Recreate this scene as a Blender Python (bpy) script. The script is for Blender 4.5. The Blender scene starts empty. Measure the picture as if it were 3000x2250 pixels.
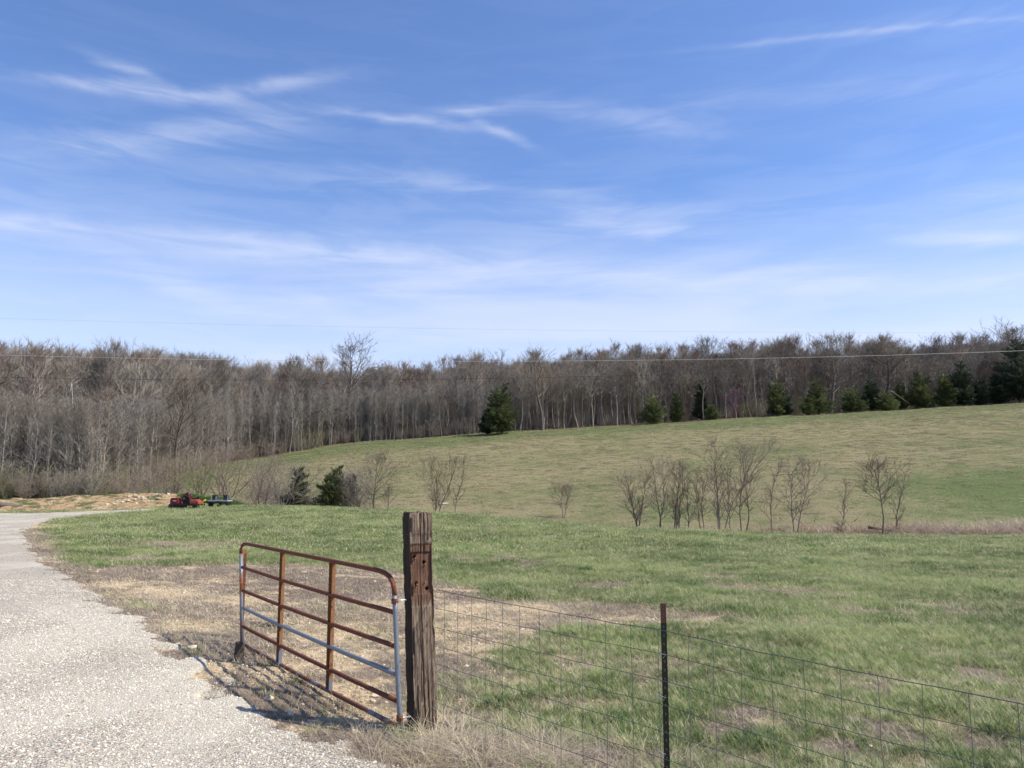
import bpy, math, random
import numpy as np
from mathutils import Vector, Matrix

# ------------------------------------------------------------------ scene, camera, light
S = bpy.context.scene
COL = S.collection
R = math.radians
F = 2253.0                       # focal length in photo pixels (3000 x 2250)
PITCH = math.atan(285 / F)
HC = 2.12                        # camera height above the foot of the gate post
cam_d = bpy.data.cameras.new('camera'); cam = bpy.data.objects.new('camera', cam_d); COL.objects.link(cam)
cam_d.sensor_width = 36; cam_d.lens = 36 * F / 3000; cam_d.clip_start = 0.05; cam_d.clip_end = 9000
cam.location = (0, 0, HC); cam.rotation_euler = (math.pi / 2 + PITCH, 0, 0)
S.camera = cam

SUN_EL, SUN_AZ = R(49), R(96)    # azimuth clockwise from +Y (the view direction)
S.view_settings.view_transform = 'Standard'; S.view_settings.look = 'None'
S.view_settings.gamma = 1; S.view_settings.use_curve_mapping = False
S.view_settings.exposure = 0.55
S.cycles.max_bounces = 5; S.cycles.diffuse_bounces = 3; S.cycles.glossy_bounces = 2
S.cycles.transmission_bounces = 2; S.cycles.transparent_max_bounces = 4

sd = bpy.data.lights.new('sun', 'SUN'); sd.energy = 4.2; sd.angle = R(0.5); sd.color = (1.0, 0.93, 0.83)
sun = bpy.data.objects.new('sun', sd); COL.objects.link(sun)
sv = Vector((math.sin(SUN_AZ) * math.cos(SUN_EL), math.cos(SUN_AZ) * math.cos(SUN_EL), math.sin(SUN_EL)))
sun.rotation_euler = sv.to_track_quat('Z', 'Y').to_euler(); sun.location = (30, 0, 40)


class NT:
    """tiny helper to write node trees"""
    def __init__(s, tree): s.t = tree; s.n = tree.nodes; s.l = tree.links
    def node(s, kind, **kw):
        n = s.n.new(kind)
        for k, v in kw.items(): setattr(n, k, v)
        return n
    def put(s, sock, v):
        if hasattr(v, 'is_output') or hasattr(v, 'links'): s.l.new(v, sock)
        else:
            if isinstance(v, (tuple, list)) and len(v) == 3 and sock.type == 'RGBA': v = (*v, 1)
            sock.default_value = v
    def math(s, op, a, b=None, c=None, clamp=False):
        n = s.node('ShaderNodeMath', operation=op, use_clamp=clamp); s.put(n.inputs[0], a)
        if b is not None: s.put(n.inputs[1], b)
        if c is not None: s.put(n.inputs[2], c)
        return n.outputs[0]
    def mix(s, f, a, b, mode='MIX'):
        n = s.node('ShaderNodeMix', data_type='RGBA', blend_type=mode, clamp_factor=True)
        s.put(n.inputs[0], f); s.put(n.inputs[6], a); s.put(n.inputs[7], b); return n.outputs[2]
    def ramp(s, f, lo, hi, a=0.0, b=1.0):
        n = s.node('ShaderNodeMapRange', interpolation_type='SMOOTHSTEP')
        s.put(n.inputs[0], f); s.put(n.inputs[1], lo); s.put(n.inputs[2], hi); s.put(n.inputs[3], a); s.put(n.inputs[4], b)
        return n.outputs[0]
    def noise(s, vec, scale, detail=4, rough=0.55, dist=0.0):
        n = s.node('ShaderNodeTexNoise'); s.put(n.inputs['Vector'], vec); s.put(n.inputs['Scale'], scale)
        s.put(n.inputs['Detail'], detail); s.put(n.inputs['Roughness'], rough); s.put(n.inputs['Distortion'], dist)
        return n.outputs[0]
    def voro(s, vec, scale, out='Distance', feature='F1', rnd=1.0):
        n = s.node('ShaderNodeTexVoronoi', feature=feature); s.put(n.inputs['Vector'], vec); s.put(n.inputs['Scale'], scale)
        s.put(n.inputs['Randomness'], rnd); return n.outputs[out]
    def mapv(s, vec, scale=(1, 1, 1), rot=(0, 0, 0), loc=(0, 0, 0)):
        n = s.node('ShaderNodeMapping'); s.put(n.inputs[0], vec)
        n.inputs[1].default_value = loc; n.inputs[2].default_value = rot; n.inputs[3].default_value = scale
        return n.outputs[0]


# ---- sky: Nishita air with procedural cirrus laid into it by direction
W = bpy.data.worlds.new('World'); S.world = W; W.use_nodes = True
t = NT(W.node_tree); W.node_tree.nodes.clear()
sky = t.node('ShaderNodeTexSky', sky_type='NISHITA', sun_disc=False, sun_elevation=SUN_EL, sun_rotation=SUN_AZ,
             altitude=200, air_density=1.0, dust_density=0.6, ozone_density=2.5)
tc = t.node('ShaderNodeTexCoord'); sep = t.node('ShaderNodeSeparateXYZ'); t.l.new(tc.outputs['Generated'], sep.inputs[0])
dx, dy, dz = sep.outputs
az = t.math('ARCTAN2', dx, dy); el = t.math('ARCSINE', dz)
zz = t.math('ADD', t.math('MAXIMUM', dz, 0.0), 0.10)
comb = t.node('ShaderNodeCombineXYZ'); t.l.new(t.math('DIVIDE', dx, zz), comb.inputs[0]); t.l.new(t.math('DIVIDE', dy, zz), comb.inputs[1])
plane = comb.outputs[0]
c2 = t.node('ShaderNodeCombineXYZ'); t.l.new(az, c2.inputs[0]); t.l.new(el, c2.inputs[1]); ang = c2.outputs[0]
wisp = t.noise(t.mapv(ang, (4, 24, 1), (0, 0, R(-5))), 1.5, 9, 0.60, 0.6)          # fibres
wisp = t.ramp(wisp, 0.30, 0.72)
band = t.noise(t.mapv(ang, (1.5, 10, 1), (0, 0, R(2)), (3.1, 7.7, 0)), 1.5, 5, 0.5, 0.5)   # broad sheets
warp = t.noise(t.mapv(ang, (6, 9, 1), (0, 0, 0), (1.0, 2.0, 0)), 1.0, 4, 0.6)
dyp = t.math('MAXIMUM', dy, 0.05)
wx = t.math('ADD', t.math('DIVIDE', dx, dyp), t.math('MULTIPLY', t.math('SUBTRACT', warp, 0.5), 0.05))
wy = t.math('ADD', t.math('DIVIDE', dz, dyp), t.math('MULTIPLY', t.math('SUBTRACT', warp, 0.5), 0.03))


def px_dir(px, py):
    a = (px - 1500) / F; b = (1125 - py) / F
    v = Vector((a, math.cos(PITCH) - b * math.sin(PITCH), math.sin(PITCH) + b * math.cos(PITCH))).normalized()
    return v.x / v.y, v.z / v.y


# px, py, half length, half width, slope, strength
STREAKS = [(260, 238, 140, 15, 0.10, .42), (480, 278, 170, 15, 0.12, .55), (740, 258, 180, 20, -0.16, .46), (400, 215, 90, 13, 0.45, .42),
           (1130, 342, 190, 12, 0.12, .5), (1390, 322, 90, 14, 0.0, .40), (1480, 390, 100, 12, 0.5, .40),
           (520, 395, 330, 40, -0.14, .34), (120, 440, 190, 36, 0.0, .25), (1850, 350, 330, 26, 0.14, .22), (2560, 95, 430, 8, -0.10, .34), (2750, 70, 330, 34, -0.1, .12),
           (700, 700, 420, 20, 0.06, .42), (1100, 760, 470, 26, 0.06, .60), (90, 655, 200, 26, 0.0, .42), (480, 810, 190, 28, 0.45, .34),
           (1860, 668, 170, 18, 0.02, .5), (2880, 700, 200, 20, -0.02, .5), (2930, 560, 160, 22, -0.05, .25),
           (1050, 870, 300, 24, -0.12, .3), (2300, 820, 700, 34, 0.0, .34), (1300, 540, 520, 26, 0.10, .22), (1700, 620, 300, 22, 0.02, .2), (2400, 270, 400, 28, -.1, .16)]
acc = None
for (px, py, hl, hw, sl, st) in STREAKS:
    a0, e0 = px_dir(px, py); ca, sa = math.cos(-math.atan(sl)), math.sin(-math.atan(sl))
    u = t.math('SUBTRACT', wx, a0); v = t.math('SUBTRACT', wy, e0)
    along = t.math('ADD', t.math('MULTIPLY', u, ca * F / hl), t.math('MULTIPLY', v, sa * F / hl))
    across = t.math('ADD', t.math('MULTIPLY', u, -sa * F / hw), t.math('MULTIPLY', v, ca * F / hw))
    q = t.math('ADD', t.math('MULTIPLY', along, along), t.math('MULTIPLY', across, across))
    g = t.math('MULTIPLY', t.math('EXPONENT', t.math('MULTIPLY', q, -0.6)), st)
    acc = g if acc is None else t.math('ADD', acc, g)
streak = t.math('MULTIPLY', acc, t.math('ADD', t.math('MULTIPLY', wisp, 0.95), 0.22))
veil = t.math('MULTIPLY', t.ramp(band, 0.40, 0.70), t.ramp(el, R(21), R(10), 0.01, 0.60))
low = t.ramp(el, R(22), R(4), 0.0, 0.80)
thin = t.math('MULTIPLY', t.ramp(wisp, 0.1, 1.0), t.ramp(el, R(32), R(12), 0.02, 0.12))
cl = t.math('ADD', t.math('ADD', streak, veil), t.math('ADD', low, thin))
cl = t.math('SUBTRACT', 1.0, t.math('EXPONENT', t.math('MULTIPLY', cl, -1.0)), clamp=True)
skyc = t.mix(1.0, sky.outputs[0], (0.87, 1.0, 1.27), 'MULTIPLY')
colr = t.mix(cl, skyc, (5.4, 5.75, 6.9))
bg = t.node('ShaderNodeBackground'); t.l.new(colr, bg.inputs[0]); bg.inputs[1].default_value = 0.108
out = t.node('ShaderNodeOutputWorld'); t.l.new(bg.outputs[0], out.inputs[0])


# ------------------------------------------------------------------ projection and noise
def P(px, py, d):
    """the point at world depth y = d seen at photo pixel (px, py)"""
    a = (px - 1500) / F; b = (1125 - py) / F
    x, y, z = a, math.cos(PITCH) - b * math.sin(PITCH), math.sin(PITCH) + b * math.cos(PITCH)
    return Vector((x / y * d, d, HC + z / y * d))


def zat(py, d): return P(1500, py, d).z


_rs = np.random.RandomState(7); _TAB = _rs.rand(256, 256)
def vnoise(x, y):
    xi = np.floor(x).astype(int); yi = np.floor(y).astype(int); fx = x - xi; fy = y - yi
    fx = fx * fx * (3 - 2 * fx); fy = fy * fy * (3 - 2 * fy)
    g = lambda i, j: _TAB[(xi + i) & 255, (yi + j) & 255]
    return (g(0, 0) * (1 - fx) + g(1, 0) * fx) * (1 - fy) + (g(0, 1) * (1 - fx) + g(1, 1) * fx) * fy
def fbm(x, y, o=4):
    s = 0; a = 0.5; n = 0
    for k in range(o): s = s + a * vnoise(x * 2 ** k + 17.3 * k, y * 2 ** k + 9.1 * k); n += a; a *= 0.5
    return s / n
def sst(a, b, x): q = np.clip((x - a) / (b - a), 0, 1); return q * q * (3 - 2 * q)


# ------------------------------------------------------------------ terrain height
TP = [-600, 0, 280, 500, 700, 1000, 1500, 2000, 2500, 3000, 3600]
def prof(near, rest): return [(0, near[0]), (3, near[0]), (7, near[1]), (13, near[2]), (25, near[3])] + rest
_left = [(40, .12), (50, zat(1501, 50)), (56, zat(1497, 56) - .1), (61, zat(1470, 61)), (66, .35), (76, .3), (92, 1.6), (110, 3.8), (160, 11.5), (200, 17.5), (260, 20), (420, 18)]
TCOL = {
    -600: prof((.45, .42, .36, .3), _left), 0: prof((.45, .38, .33, .28), _left),
    280: prof((.42, .30, .22, .2), [(40, .12), (50, zat(1499, 50)), (56, zat(1494, 56) - .1), (61, zat(1463, 61)), (66, .5), (76, .2), (88, 1.2), (110, 3.8), (160, 11.5), (200, 17.5), (260, 20), (420, 18)]),
    500: prof((.38, .22, .14, .12), [(40, .14), (50, zat(1497, 50)), (56, zat(1484, 56)), (61, zat(1464, 61)), (66, .1), (74, -.3), (86, 0.9), (100, zat(1402, 100)), (125, 6), (160, 12), (200, 18), (260, 21), (420, 18)]),
    700: prof((.34, .14, .06, .06), [(40, .2), (50, zat(1489, 50)), (56, zat(1481, 56)), (60, .2), (68, -.6), (82, 0.2), (100, 2.6), (125, zat(1352, 125)), (150, 8.5), (200, 16), (260, 20), (420, 19)]),
    1000: prof((.30, .06, 0, .05), [(40, .3), (50, zat(1486, 50)), (56, .1), (65, -1.1), (78, zat(1472, 78)), (100, 3.0), (122, 6.2), (140, zat(1299, 140)), (170, 11), (260, 19.5), (420, 22)]),
    1500: prof((.15, 0, -.02, 0), [(36, .02), (46, zat(1513, 46)), (52, -.75), (60, -1.4), (70, zat(1505, 70)), (90, 2.7), (120, 7.9), (145, zat(1263, 145)), (170, 13.2), (260, 23), (420, 24)]),
    2000: prof((.05, 0, -.03, -.1), [(32, -.15), (38, zat(1550, 38)), (45, -1.15), (53, -1.9), (61, zat(1552, 61)), (80, 1.9), (120, 9.3), (145, zat(1234, 145)), (170, 15.5), (220, 21.5), (300, 25), (420, 24)]),
    2500: prof((0, 0, -.05, -.12), [(30, -.2), (35, zat(1568, 35)), (41, -1.0), (47, -1.6), (54, zat(1568, 54)), (75, 2.3), (115, 9.6), (150, zat(1202, 150)), (175, 17.6), (220, 22), (300, 25.5), (420, 24)]),
    3000: prof((0, 0, -.05, -.12), [(30, -.2), (35, zat(1570, 35)), (41, -1.0), (47, -1.4), (54, zat(1560, 54)), (75, 3.2), (115, 11.4), (150, zat(1174, 150)), (175, 18.8), (220, 24), (300, 25), (420, 20)]),
    3600: prof((0, 0, -.05, -.12), [(30, -.2), (35, -.4), (41, -1.0), (47, -1.3), (54, -.3), (75, 4.2), (115, 13), (150, 21), (175, 22), (220, 25), (300, 26), (420, 20)]),
}
TH = np.array([math.atan((p - 1500) / F) for p in TP])
LD = np.linspace(math.log(2), math.log(480), 700)            # log depth
Tz = np.zeros((len(TP), LD.size))
for i, p in enumerate(TP):
    d, z = zip(*TCOL[p]); row = np.interp(np.exp(LD), d, z)
    k = np.exp(-0.5 * (np.arange(-30, 31) / 7.0) ** 2); k /= k.sum()
    Tz[i] = np.convolve(np.pad(row, 30, mode='edge'), k, 'valid')
# smooth across the columns with a cubic
def _cubic_cols():
    fine = np.linspace(TH[0], TH[-1], 240); o = np.zeros((240, LD.size))
    sl = np.gradient(Tz, TH, axis=0)
    for j, th in enumerate(fine):
        i = min(max(np.searchsorted(TH, th) - 1, 0), len(TH) - 2); h = TH[i + 1] - TH[i]; q = (th - TH[i]) / h
        o[j] = ((2*q**3-3*q**2+1)*Tz[i] + (q**3-2*q**2+q)*h*sl[i] + (-2*q**3+3*q**2)*Tz[i+1] + (q**3-q**2)*h*sl[i+1])
    return fine, o
FTH, FZ = _cubic_cols()


def height(X, Y):
    X = np.asarray(X, float); Y = np.asarray(Y, float)
    th = np.arctan2(X, Y); r = np.hypot(X, Y)
    thc = np.clip(th, FTH[0], FTH[-1])
    back = np.clip((np.abs(th) - FTH[-1]) / (math.pi - FTH[-1]), 0, 1)      # behind the camera: both sides meet
    def look(tt):
        d = np.maximum(r * np.cos(tt), 2.0)
        gi = (np.log(np.minimum(d, 479)) - LD[0]) / (LD[1] - LD[0]); gj = (tt - FTH[0]) / (FTH[1] - FTH[0])
        i = np.clip(gi.astype(int), 0, LD.size - 2); j = np.clip(gj.astype(int), 0, FTH.size - 2)
        a = np.clip(gi - i, 0, 1); b = np.clip(gj - j, 0, 1)
        return (FZ[j, i]*(1-a)+FZ[j, i+1]*a)*(1-b) + (FZ[j+1, i]*(1-a)+FZ[j+1, i+1]*a)*b
    z = look(thc); zo = look(np.clip(-thc, FTH[0], FTH[-1]))
    w = 0.5 * sst(0, 1, back)
    z = z * (1 - w) + zo * w
    fade = sst(420, 1200, r); z = z * (1 - fade) + 6 * fade
    thd = np.clip(th, -1.2, 1.2); bankp = 1500 + F * np.tan(thd)
    z = z + (.62 * np.exp(-((r * np.cos(thc) - 61.3) / 2.6) ** 2)) * sst(760, 640, bankp) * (.55 + .45 * sst(60, 420, bankp))
    amp = 0.02 + 0.10 * sst(10, 60, r) + 0.5 * sst(90, 200, r)
    return z + amp * (fbm(X * 0.12 + 31, Y * 0.12 + 11, 3) - 0.5) * sst(4, 12, r)


def hz(x, y): return float(height(np.array([x]), np.array([y]))[0])
def ground_at(px, py, dmax=300):
    """where the line of sight of a photo pixel meets the ground"""
    ds = np.exp(np.linspace(math.log(2.5), math.log(dmax), 1600)); a = P(px, py, 1.0) - Vector((0, 0, HC))
    x = a.x * ds; z = HC + a.z * ds; g = height(x, ds); hit = np.nonzero(z < g)[0]
    k = hit[0] if hit.size else len(ds) - 1
    return Vector((x[k], ds[k], g[k]))
def on_col(px, d):
    """ground point at depth d on the picture column px"""
    z = 0.0
    for _ in range(4):
        py_u = (d * math.cos(PITCH) + (z - HC) * math.sin(PITCH)) / F; x = (px - 1500) * py_u; z = hz(x, d)
    return Vector((x, d, z))


def poly_sd(X, Y, poly):
    """signed distance to a closed polygon, positive inside"""
    p = np.array([(v[0], v[1]) for v in poly]); q = np.roll(p, -1, 0)
    best = np.full(X.shape, 1e9); ins = np.zeros(X.shape, bool)
    for (ax, ay), (bx, by) in zip(p, q):
        ex, ey = bx - ax, by - ay; L = ex * ex + ey * ey + 1e-12
        u = np.clip(((X - ax) * ex + (Y - ay) * ey) / L, 0, 1)
        best = np.minimum(best, np.hypot(X - ax - u * ex, Y - ay - u * ey))
        c = ((ay > Y) != (by > Y)) & (X < (bx - ax) * (Y - ay) / (by - ay + 1e-12) + ax); ins ^= c
    return np.where(ins, best, -best)


ROAD_EDGE_PX = [(1060, 2249), (949, 2188), (830, 2150), (701, 2095), (600, 2010), (505, 1925), (440, 1868), (384, 1824), (294, 1776), (217, 1730), (149, 1677), (99, 1640), (72, 1595), (58, 1562), (75, 1546), (113, 1530), (180, 1519), (271, 1510), (360, 1502), (452, 1497)]
road = [ground_at(*p) for p in ROAD_EDGE_PX]
far = [ground_at(*p) for p in [(452, 1491), (271, 1499), (113, 1505), (0, 1504)]]
p0 = road[0]
road_poly = [Vector((p0.x + 1.1, p0.y - 1.6, 0)), *road, *far, Vector((-60, far[-1].y + 1, 0)), Vector((-60, 30, 0)), Vector((-14, 8, 0)), Vector((-9, -14, 0)), Vector((3, -14, 0)), Vector((2.2, -2, 0))]
BROWN_PX = [(58, 1540), (130, 1565), (170, 1600), (190, 1640), (250, 1652), (330, 1658), (600, 1652), (900, 1655), (1180, 1668), (1300, 1700), (1450, 1742), (1750, 1765), (2050, 1795), (2250, 1812), (1950, 1838), (1720, 1850), (1580, 1930), (1460, 2020), (1400, 2130), (1380, 2249), (1060, 2249)]
brown_poly = [ground_at(*p) for p in BROWN_PX] + [Vector((.6, 2, 0)), Vector((-1, 2, 0))] + [v for v in road[1:14]]
PATCH = [(1450, 2215, .9, .22), (1290, 2215, .5, .2), (1700, 2235, .6, .14), (1720, 1716, .7, .35), (1490, 1640, .8, .5), (1340, 1640, .7, .45), (2150, 1722, .8, .3), (2330, 1735, .8, .25), (2560, 1792, .6, .22), (2720, 1775, .8, .17), (2860, 1800, .7, .17),
         (1560, 1655, .45, .3), (2100, 1690, .5, .3), (2460, 1745, .5, .2), (2900, 1990, .35, .2), (520, 1600, 2.2, .9), (420, 1640, 1.2, .6), (2620, 2150, .3, .2), (2230, 2110, .35, .2), (2450, 2190, .3, .15), (2900, 2180, .3, .15), (2080, 2150, .3, .12)]
PATCH = [(ground_at(a, b), c, d) for a, b, c, d in PATCH]
SOIL_PX = [(490, 1735, .55), (360, 1715, .35), (640, 1700, .3), (570, 1830, .35), (700, 1760, .4), (1010, 1850, .5), (960, 1930, .45), (1120, 1780, .3), (1360, 1790, .45), (1440, 1830, .5), (1410, 1900, .4), (1560, 1790, .35), (1310, 1850, .4),
           (80, 1545, 1.6), (820, 1980, .3), (1040, 2020, .3), (640, 1960, .25), (1050, 2100, .25), (880, 1830, .3), (1230, 1760, .3)]
SOIL = [(ground_at(a, b), r) for a, b, r in SOIL_PX]
FPX = [-600, 75, 280, 430, 520, 700, 1000, 1500, 2000, 2500, 3000, 3600]; FD = [74, 76, 78, 88, 101, 126, 141, 147, 147, 152, 153, 156]
def forest_front(X, Y): return np.interp(1500 + F * X / Y, FPX, FD)


def masks(X, Y):
    """how much of each ground cover grows at a point"""
    X = np.asarray(X, float); Y = np.asarray(Y, float); r = np.hypot(X, Y); Yp = np.maximum(Y, 1)
    n1 = fbm(X * 1.3, Y * 1.3, 4); n2 = fbm(X * 4 + 50, Y * 4 + 8, 3); n3 = fbm(X * .35 + 5, Y * .35, 3)
    wob = (n1 - .5) * (.7 + .03 * r) + (n2 - .5) * .5
    rt = sst(-2.5, 0, X) * sst(13, 10, Y); b = sst(-.25 - .5 * rt, .45 + .45 * rt, poly_sd(X, Y, brown_poly) + wob * (1 + 1.1 * rt))
    for c, ax, ay in PATCH:
        q = np.hypot((X - c.x) / ax, (Y - c.y) / (ay * 2.2)); b = np.maximum(b, .9 * sst(1.35, .35, q + (n2 - .5) * 1.5 + (n1 - .5)))
    thin = sst(.50, .66, n1) * .75 * sst(17, 7, r)
    b = np.clip(np.maximum(b, thin), 0, 1)
    road_in = poly_sd(X, Y, road_poly)
    b = np.maximum(b, sst(-1.15, -.45, road_in + wob * .6) * sst(44, 36, Y))
    s = np.zeros_like(X)
    for c, rr in SOIL:
        q = np.hypot((X - c.x) / (rr * 1.5), (Y - c.y) / (rr * 2.0)); s = np.maximum(s, sst(1.2, .3, q + (n2 - .5) * 1.7))
    s = np.maximum(s, sst(.63, .76, n2 + (n1 - .5) * .6) * b)
    mound = sst(-.3, .4, Y + (n1 - .5) * 1.0 - np.interp(1500 + F * X / Yp, [0, 271, 452, 560], [49.5, 52.2, 54.0, 58])) * (Y > 40) * sst(66, 63, Y) * sst(-14, -17, X + (n1 - .5) * 4 + 0 * Y - (-3.5))
    hill = sst(47, 58, Y)
    wood = sst(-1.5, 1.5, Y - forest_front(X, Yp) + (n1 - .5) * 2) * (Y > 5)
    return dict(brown=b, soil=np.clip(s, 0, 1), road=road_in, mound=mound, hill=hill, wood=wood, n3=n3, n1=n1)


# ------------------------------------------------------------------ object helpers
def tag(o, label=None, cat=None, group=None, kind=None):
    if label: o['label'] = label
    if cat: o['category'] = cat
    if group: o['group'] = group
    if kind: o['kind'] = kind
    return o
def empty(name, loc=(0, 0, 0), rz=0.0):
    o = bpy.data.objects.new(name, None); COL.objects.link(o); o.location = loc; o.rotation_euler = (0, 0, rz); o.empty_display_size = .1; return o


class Geo:
    def __init__(s): s.v = []; s.f = []
    def tube(s, pts, rads, n=6, cap=True):
        k0 = len(s.v); rings = len(pts)
        for i in range(rings):
            d = (pts[min(i + 1, rings - 1)] - pts[max(i - 1, 0)])
            d = d.normalized() if d.length > 1e-9 else Vector((0, 0, 1))
            a = Vector((0, 0, 1)) if abs(d.z) < 0.9 else Vector((1, 0, 0))
            u = d.cross(a).normalized(); w = d.cross(u)
            for j in range(n):
                an = 2 * math.pi * j / n; s.v.append(pts[i] + (u * math.cos(an) + w * math.sin(an)) * rads[i])
        for i in range(rings - 1):
            for j in range(n):
                j2 = (j + 1) % n; s.f.append((k0 + i * n + j, k0 + (i + 1) * n + j, k0 + (i + 1) * n + j2, k0 + i * n + j2))
        if cap:
            s.f.append(tuple(k0 + j for j in range(n))); s.f.append(tuple(k0 + (rings - 1) * n + j for j in reversed(range(n))))
    def cone(s, p, q, r):
        d = (q - p).normalized(); a = Vector((0, 0, 1)) if abs(d.z) < .9 else Vector((1, 0, 0)); u = d.cross(a).normalized() * r; w = d.cross(u)
        k = len(s.v); s.v += [p + u, p - u * .5 + w * .87, p - u * .5 - w * .87, q]
        s.f += [(k, k + 1, k + 3), (k + 1, k + 2, k + 3), (k + 2, k, k + 3)]
    def box(s, c, sx, sy, sz, rot=None):
        k = len(s.v); m = rot or Matrix.Identity(3); c = Vector(c)
        for x in (-1, 1):
            for y in (-1, 1):
                for z in (-1, 1): s.v.append(c + m @ Vector((x * sx / 2, y * sy / 2, z * sz / 2)))
        s.f += [tuple(k + i for i in q) for q in ((0, 1, 3, 2), (4, 6, 7, 5), (0, 4, 5, 1), (2, 3, 7, 6), (0, 2, 6, 4), (1, 5, 7, 3))]
    def add(s, g, m=None):
        k = len(s.v); s.v += [m @ v for v in g.v] if m else list(g.v); s.f += [tuple(i + k for i in f) for f in g.f]
    def mesh(s, name, mat=None, smooth=False):
        me = bpy.data.meshes.new(name); me.from_pydata([tuple(v) for v in s.v], [], s.f)
        if mat: me.materials.append(mat)
        if smooth: me.polygons.foreach_set('use_smooth', [True] * len(me.polygons))
        me.update(); return me
    def obj(s, name, mat, parent=None, smooth=False, bevel=0):
        o = bpy.data.objects.new(name, s.mesh(name, mat, smooth)); COL.objects.link(o); o.parent = parent
        if bevel:
            b = o.modifiers.new('bevel', 'BEVEL'); b.width = bevel; b.segments = 2; b.limit_method = 'ANGLE'
        return o


def np_mesh(name, verts, quads, mat=None, smooth=True, attrs=None):
    me = bpy.data.meshes.new(name); nv = len(verts); nf = len(quads); k = quads.shape[1]
    me.vertices.add(nv); me.vertices.foreach_set('co', np.asarray(verts, np.float32).ravel())
    me.loops.add(nf * k); me.loops.foreach_set('vertex_index', quads.astype(np.int32).ravel())
    me.polygons.add(nf); me.polygons.foreach_set('loop_start', np.arange(0, nf * k, k, dtype=np.int32))
    me.polygons.foreach_set('loop_total', np.full(nf, k, np.int32))
    me.update(calc_edges=True); me.validate()
    if smooth: me.polygons.foreach_set('use_smooth', np.ones(nf, bool))
    for a, val in (attrs or {}).items():
        at = me.attributes.new(a, 'FLOAT', 'POINT'); at.data.foreach_set('value', np.asarray(val, np.float32))
    if mat: me.materials.append(mat)
    return me


HID = {}
def scatter(name, pts, yaw, scl, idx, templates, label=None, tilt=None):
    """one object of kind stuff that instances the template meshes on points"""
    n = len(pts); key = name + '_kinds'
    c = bpy.data.collections.new(key)
    for i, me in enumerate(templates):
        o = bpy.data.objects.new('%s_piece.%03d' % (name, i), me); c.objects.link(o)
    me = bpy.data.meshes.new(name); me.vertices.add(n); me.vertices.foreach_set('co', np.asarray(pts, np.float32).ravel())
    rot = np.zeros((n, 3), np.float32); rot[:, 2] = yaw
    if tilt is not None: rot[:, :2] = tilt
    a = me.attributes.new('rot', 'FLOAT_VECTOR', 'POINT'); a.data.foreach_set('vector', rot.ravel())
    s3 = np.asarray(scl, np.float32)
    if s3.ndim == 1: s3 = np.repeat(s3[:, None], 3, 1)
    a = me.attributes.new('scl', 'FLOAT_VECTOR', 'POINT'); a.data.foreach_set('vector', s3.ravel())
    a = me.attributes.new('idx', 'INT', 'POINT'); a.data.foreach_set('value', np.asarray(idx, np.int32))
    o = bpy.data.objects.new(name, me); COL.objects.link(o)
    ng = bpy.data.node_groups.new(name, 'GeometryNodeTree')
    ng.interface.new_socket('Geometry', in_out='INPUT', socket_type='NodeSocketGeometry')
    ng.interface.new_socket('Geometry', in_out='OUTPUT', socket_type='NodeSocketGeometry')
    N = ng.nodes; L = ng.links; gi = N.new('NodeGroupInput'); go = N.new('NodeGroupOutput')
    ci = N.new('GeometryNodeCollectionInfo'); ci.inputs[0].default_value = c; ci.inputs[1].default_value = True; ci.inputs[2].default_value = True
    ip = N.new('GeometryNodeInstanceOnPoints'); ip.inputs['Pick Instance'].default_value = True
    def na(nm, ty): q = N.new('GeometryNodeInputNamedAttribute'); q.data_type = ty; q.inputs[0].default_value = nm; return q.outputs[0]
    e = N.new('FunctionNodeEulerToRotation'); L.new(na('rot', 'FLOAT_VECTOR'), e.inputs[0])
    L.new(gi.outputs[0], ip.inputs['Points']); L.new(ci.outputs[0], ip.inputs['Instance']); L.new(na('idx', 'INT'), ip.inputs['Instance Index'])
    L.new(e.outputs[0], ip.inputs['Rotation']); L.new(na('scl', 'FLOAT_VECTOR'), ip.inputs['Scale']); L.new(ip.outputs[0], go.inputs[0])
    m = o.modifiers.new('scatter', 'NODES'); m.node_group = ng
    return tag(o, label, None, None, 'stuff')


# ------------------------------------------------------------------ materials
def new_mat(name):
    m = bpy.data.materials.new(name); m.use_nodes = True; k = NT(m.node_tree); b = m.node_tree.nodes['Principled BSDF']
    b.inputs['Roughness'].default_value = .85; b.inputs['Specular IOR Level'].default_value = .25
    return m, k, b
def bump(k, b, h, strength, dist):
    n = k.node('ShaderNodeBump'); n.inputs['Strength'].default_value = strength; n.inputs['Distance'].default_value = dist
    k.put(n.inputs['Height'], h); k.l.new(n.outputs[0], b.inputs['Normal'])
def wpos(k): return k.node('ShaderNodeNewGeometry').outputs['Position']
def opos(k): return k.node('ShaderNodeTexCoord').outputs['Object']
def attr(k, name): n = k.node('ShaderNodeAttribute'); n.attribute_name = name; return n.outputs['Fac']


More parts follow.
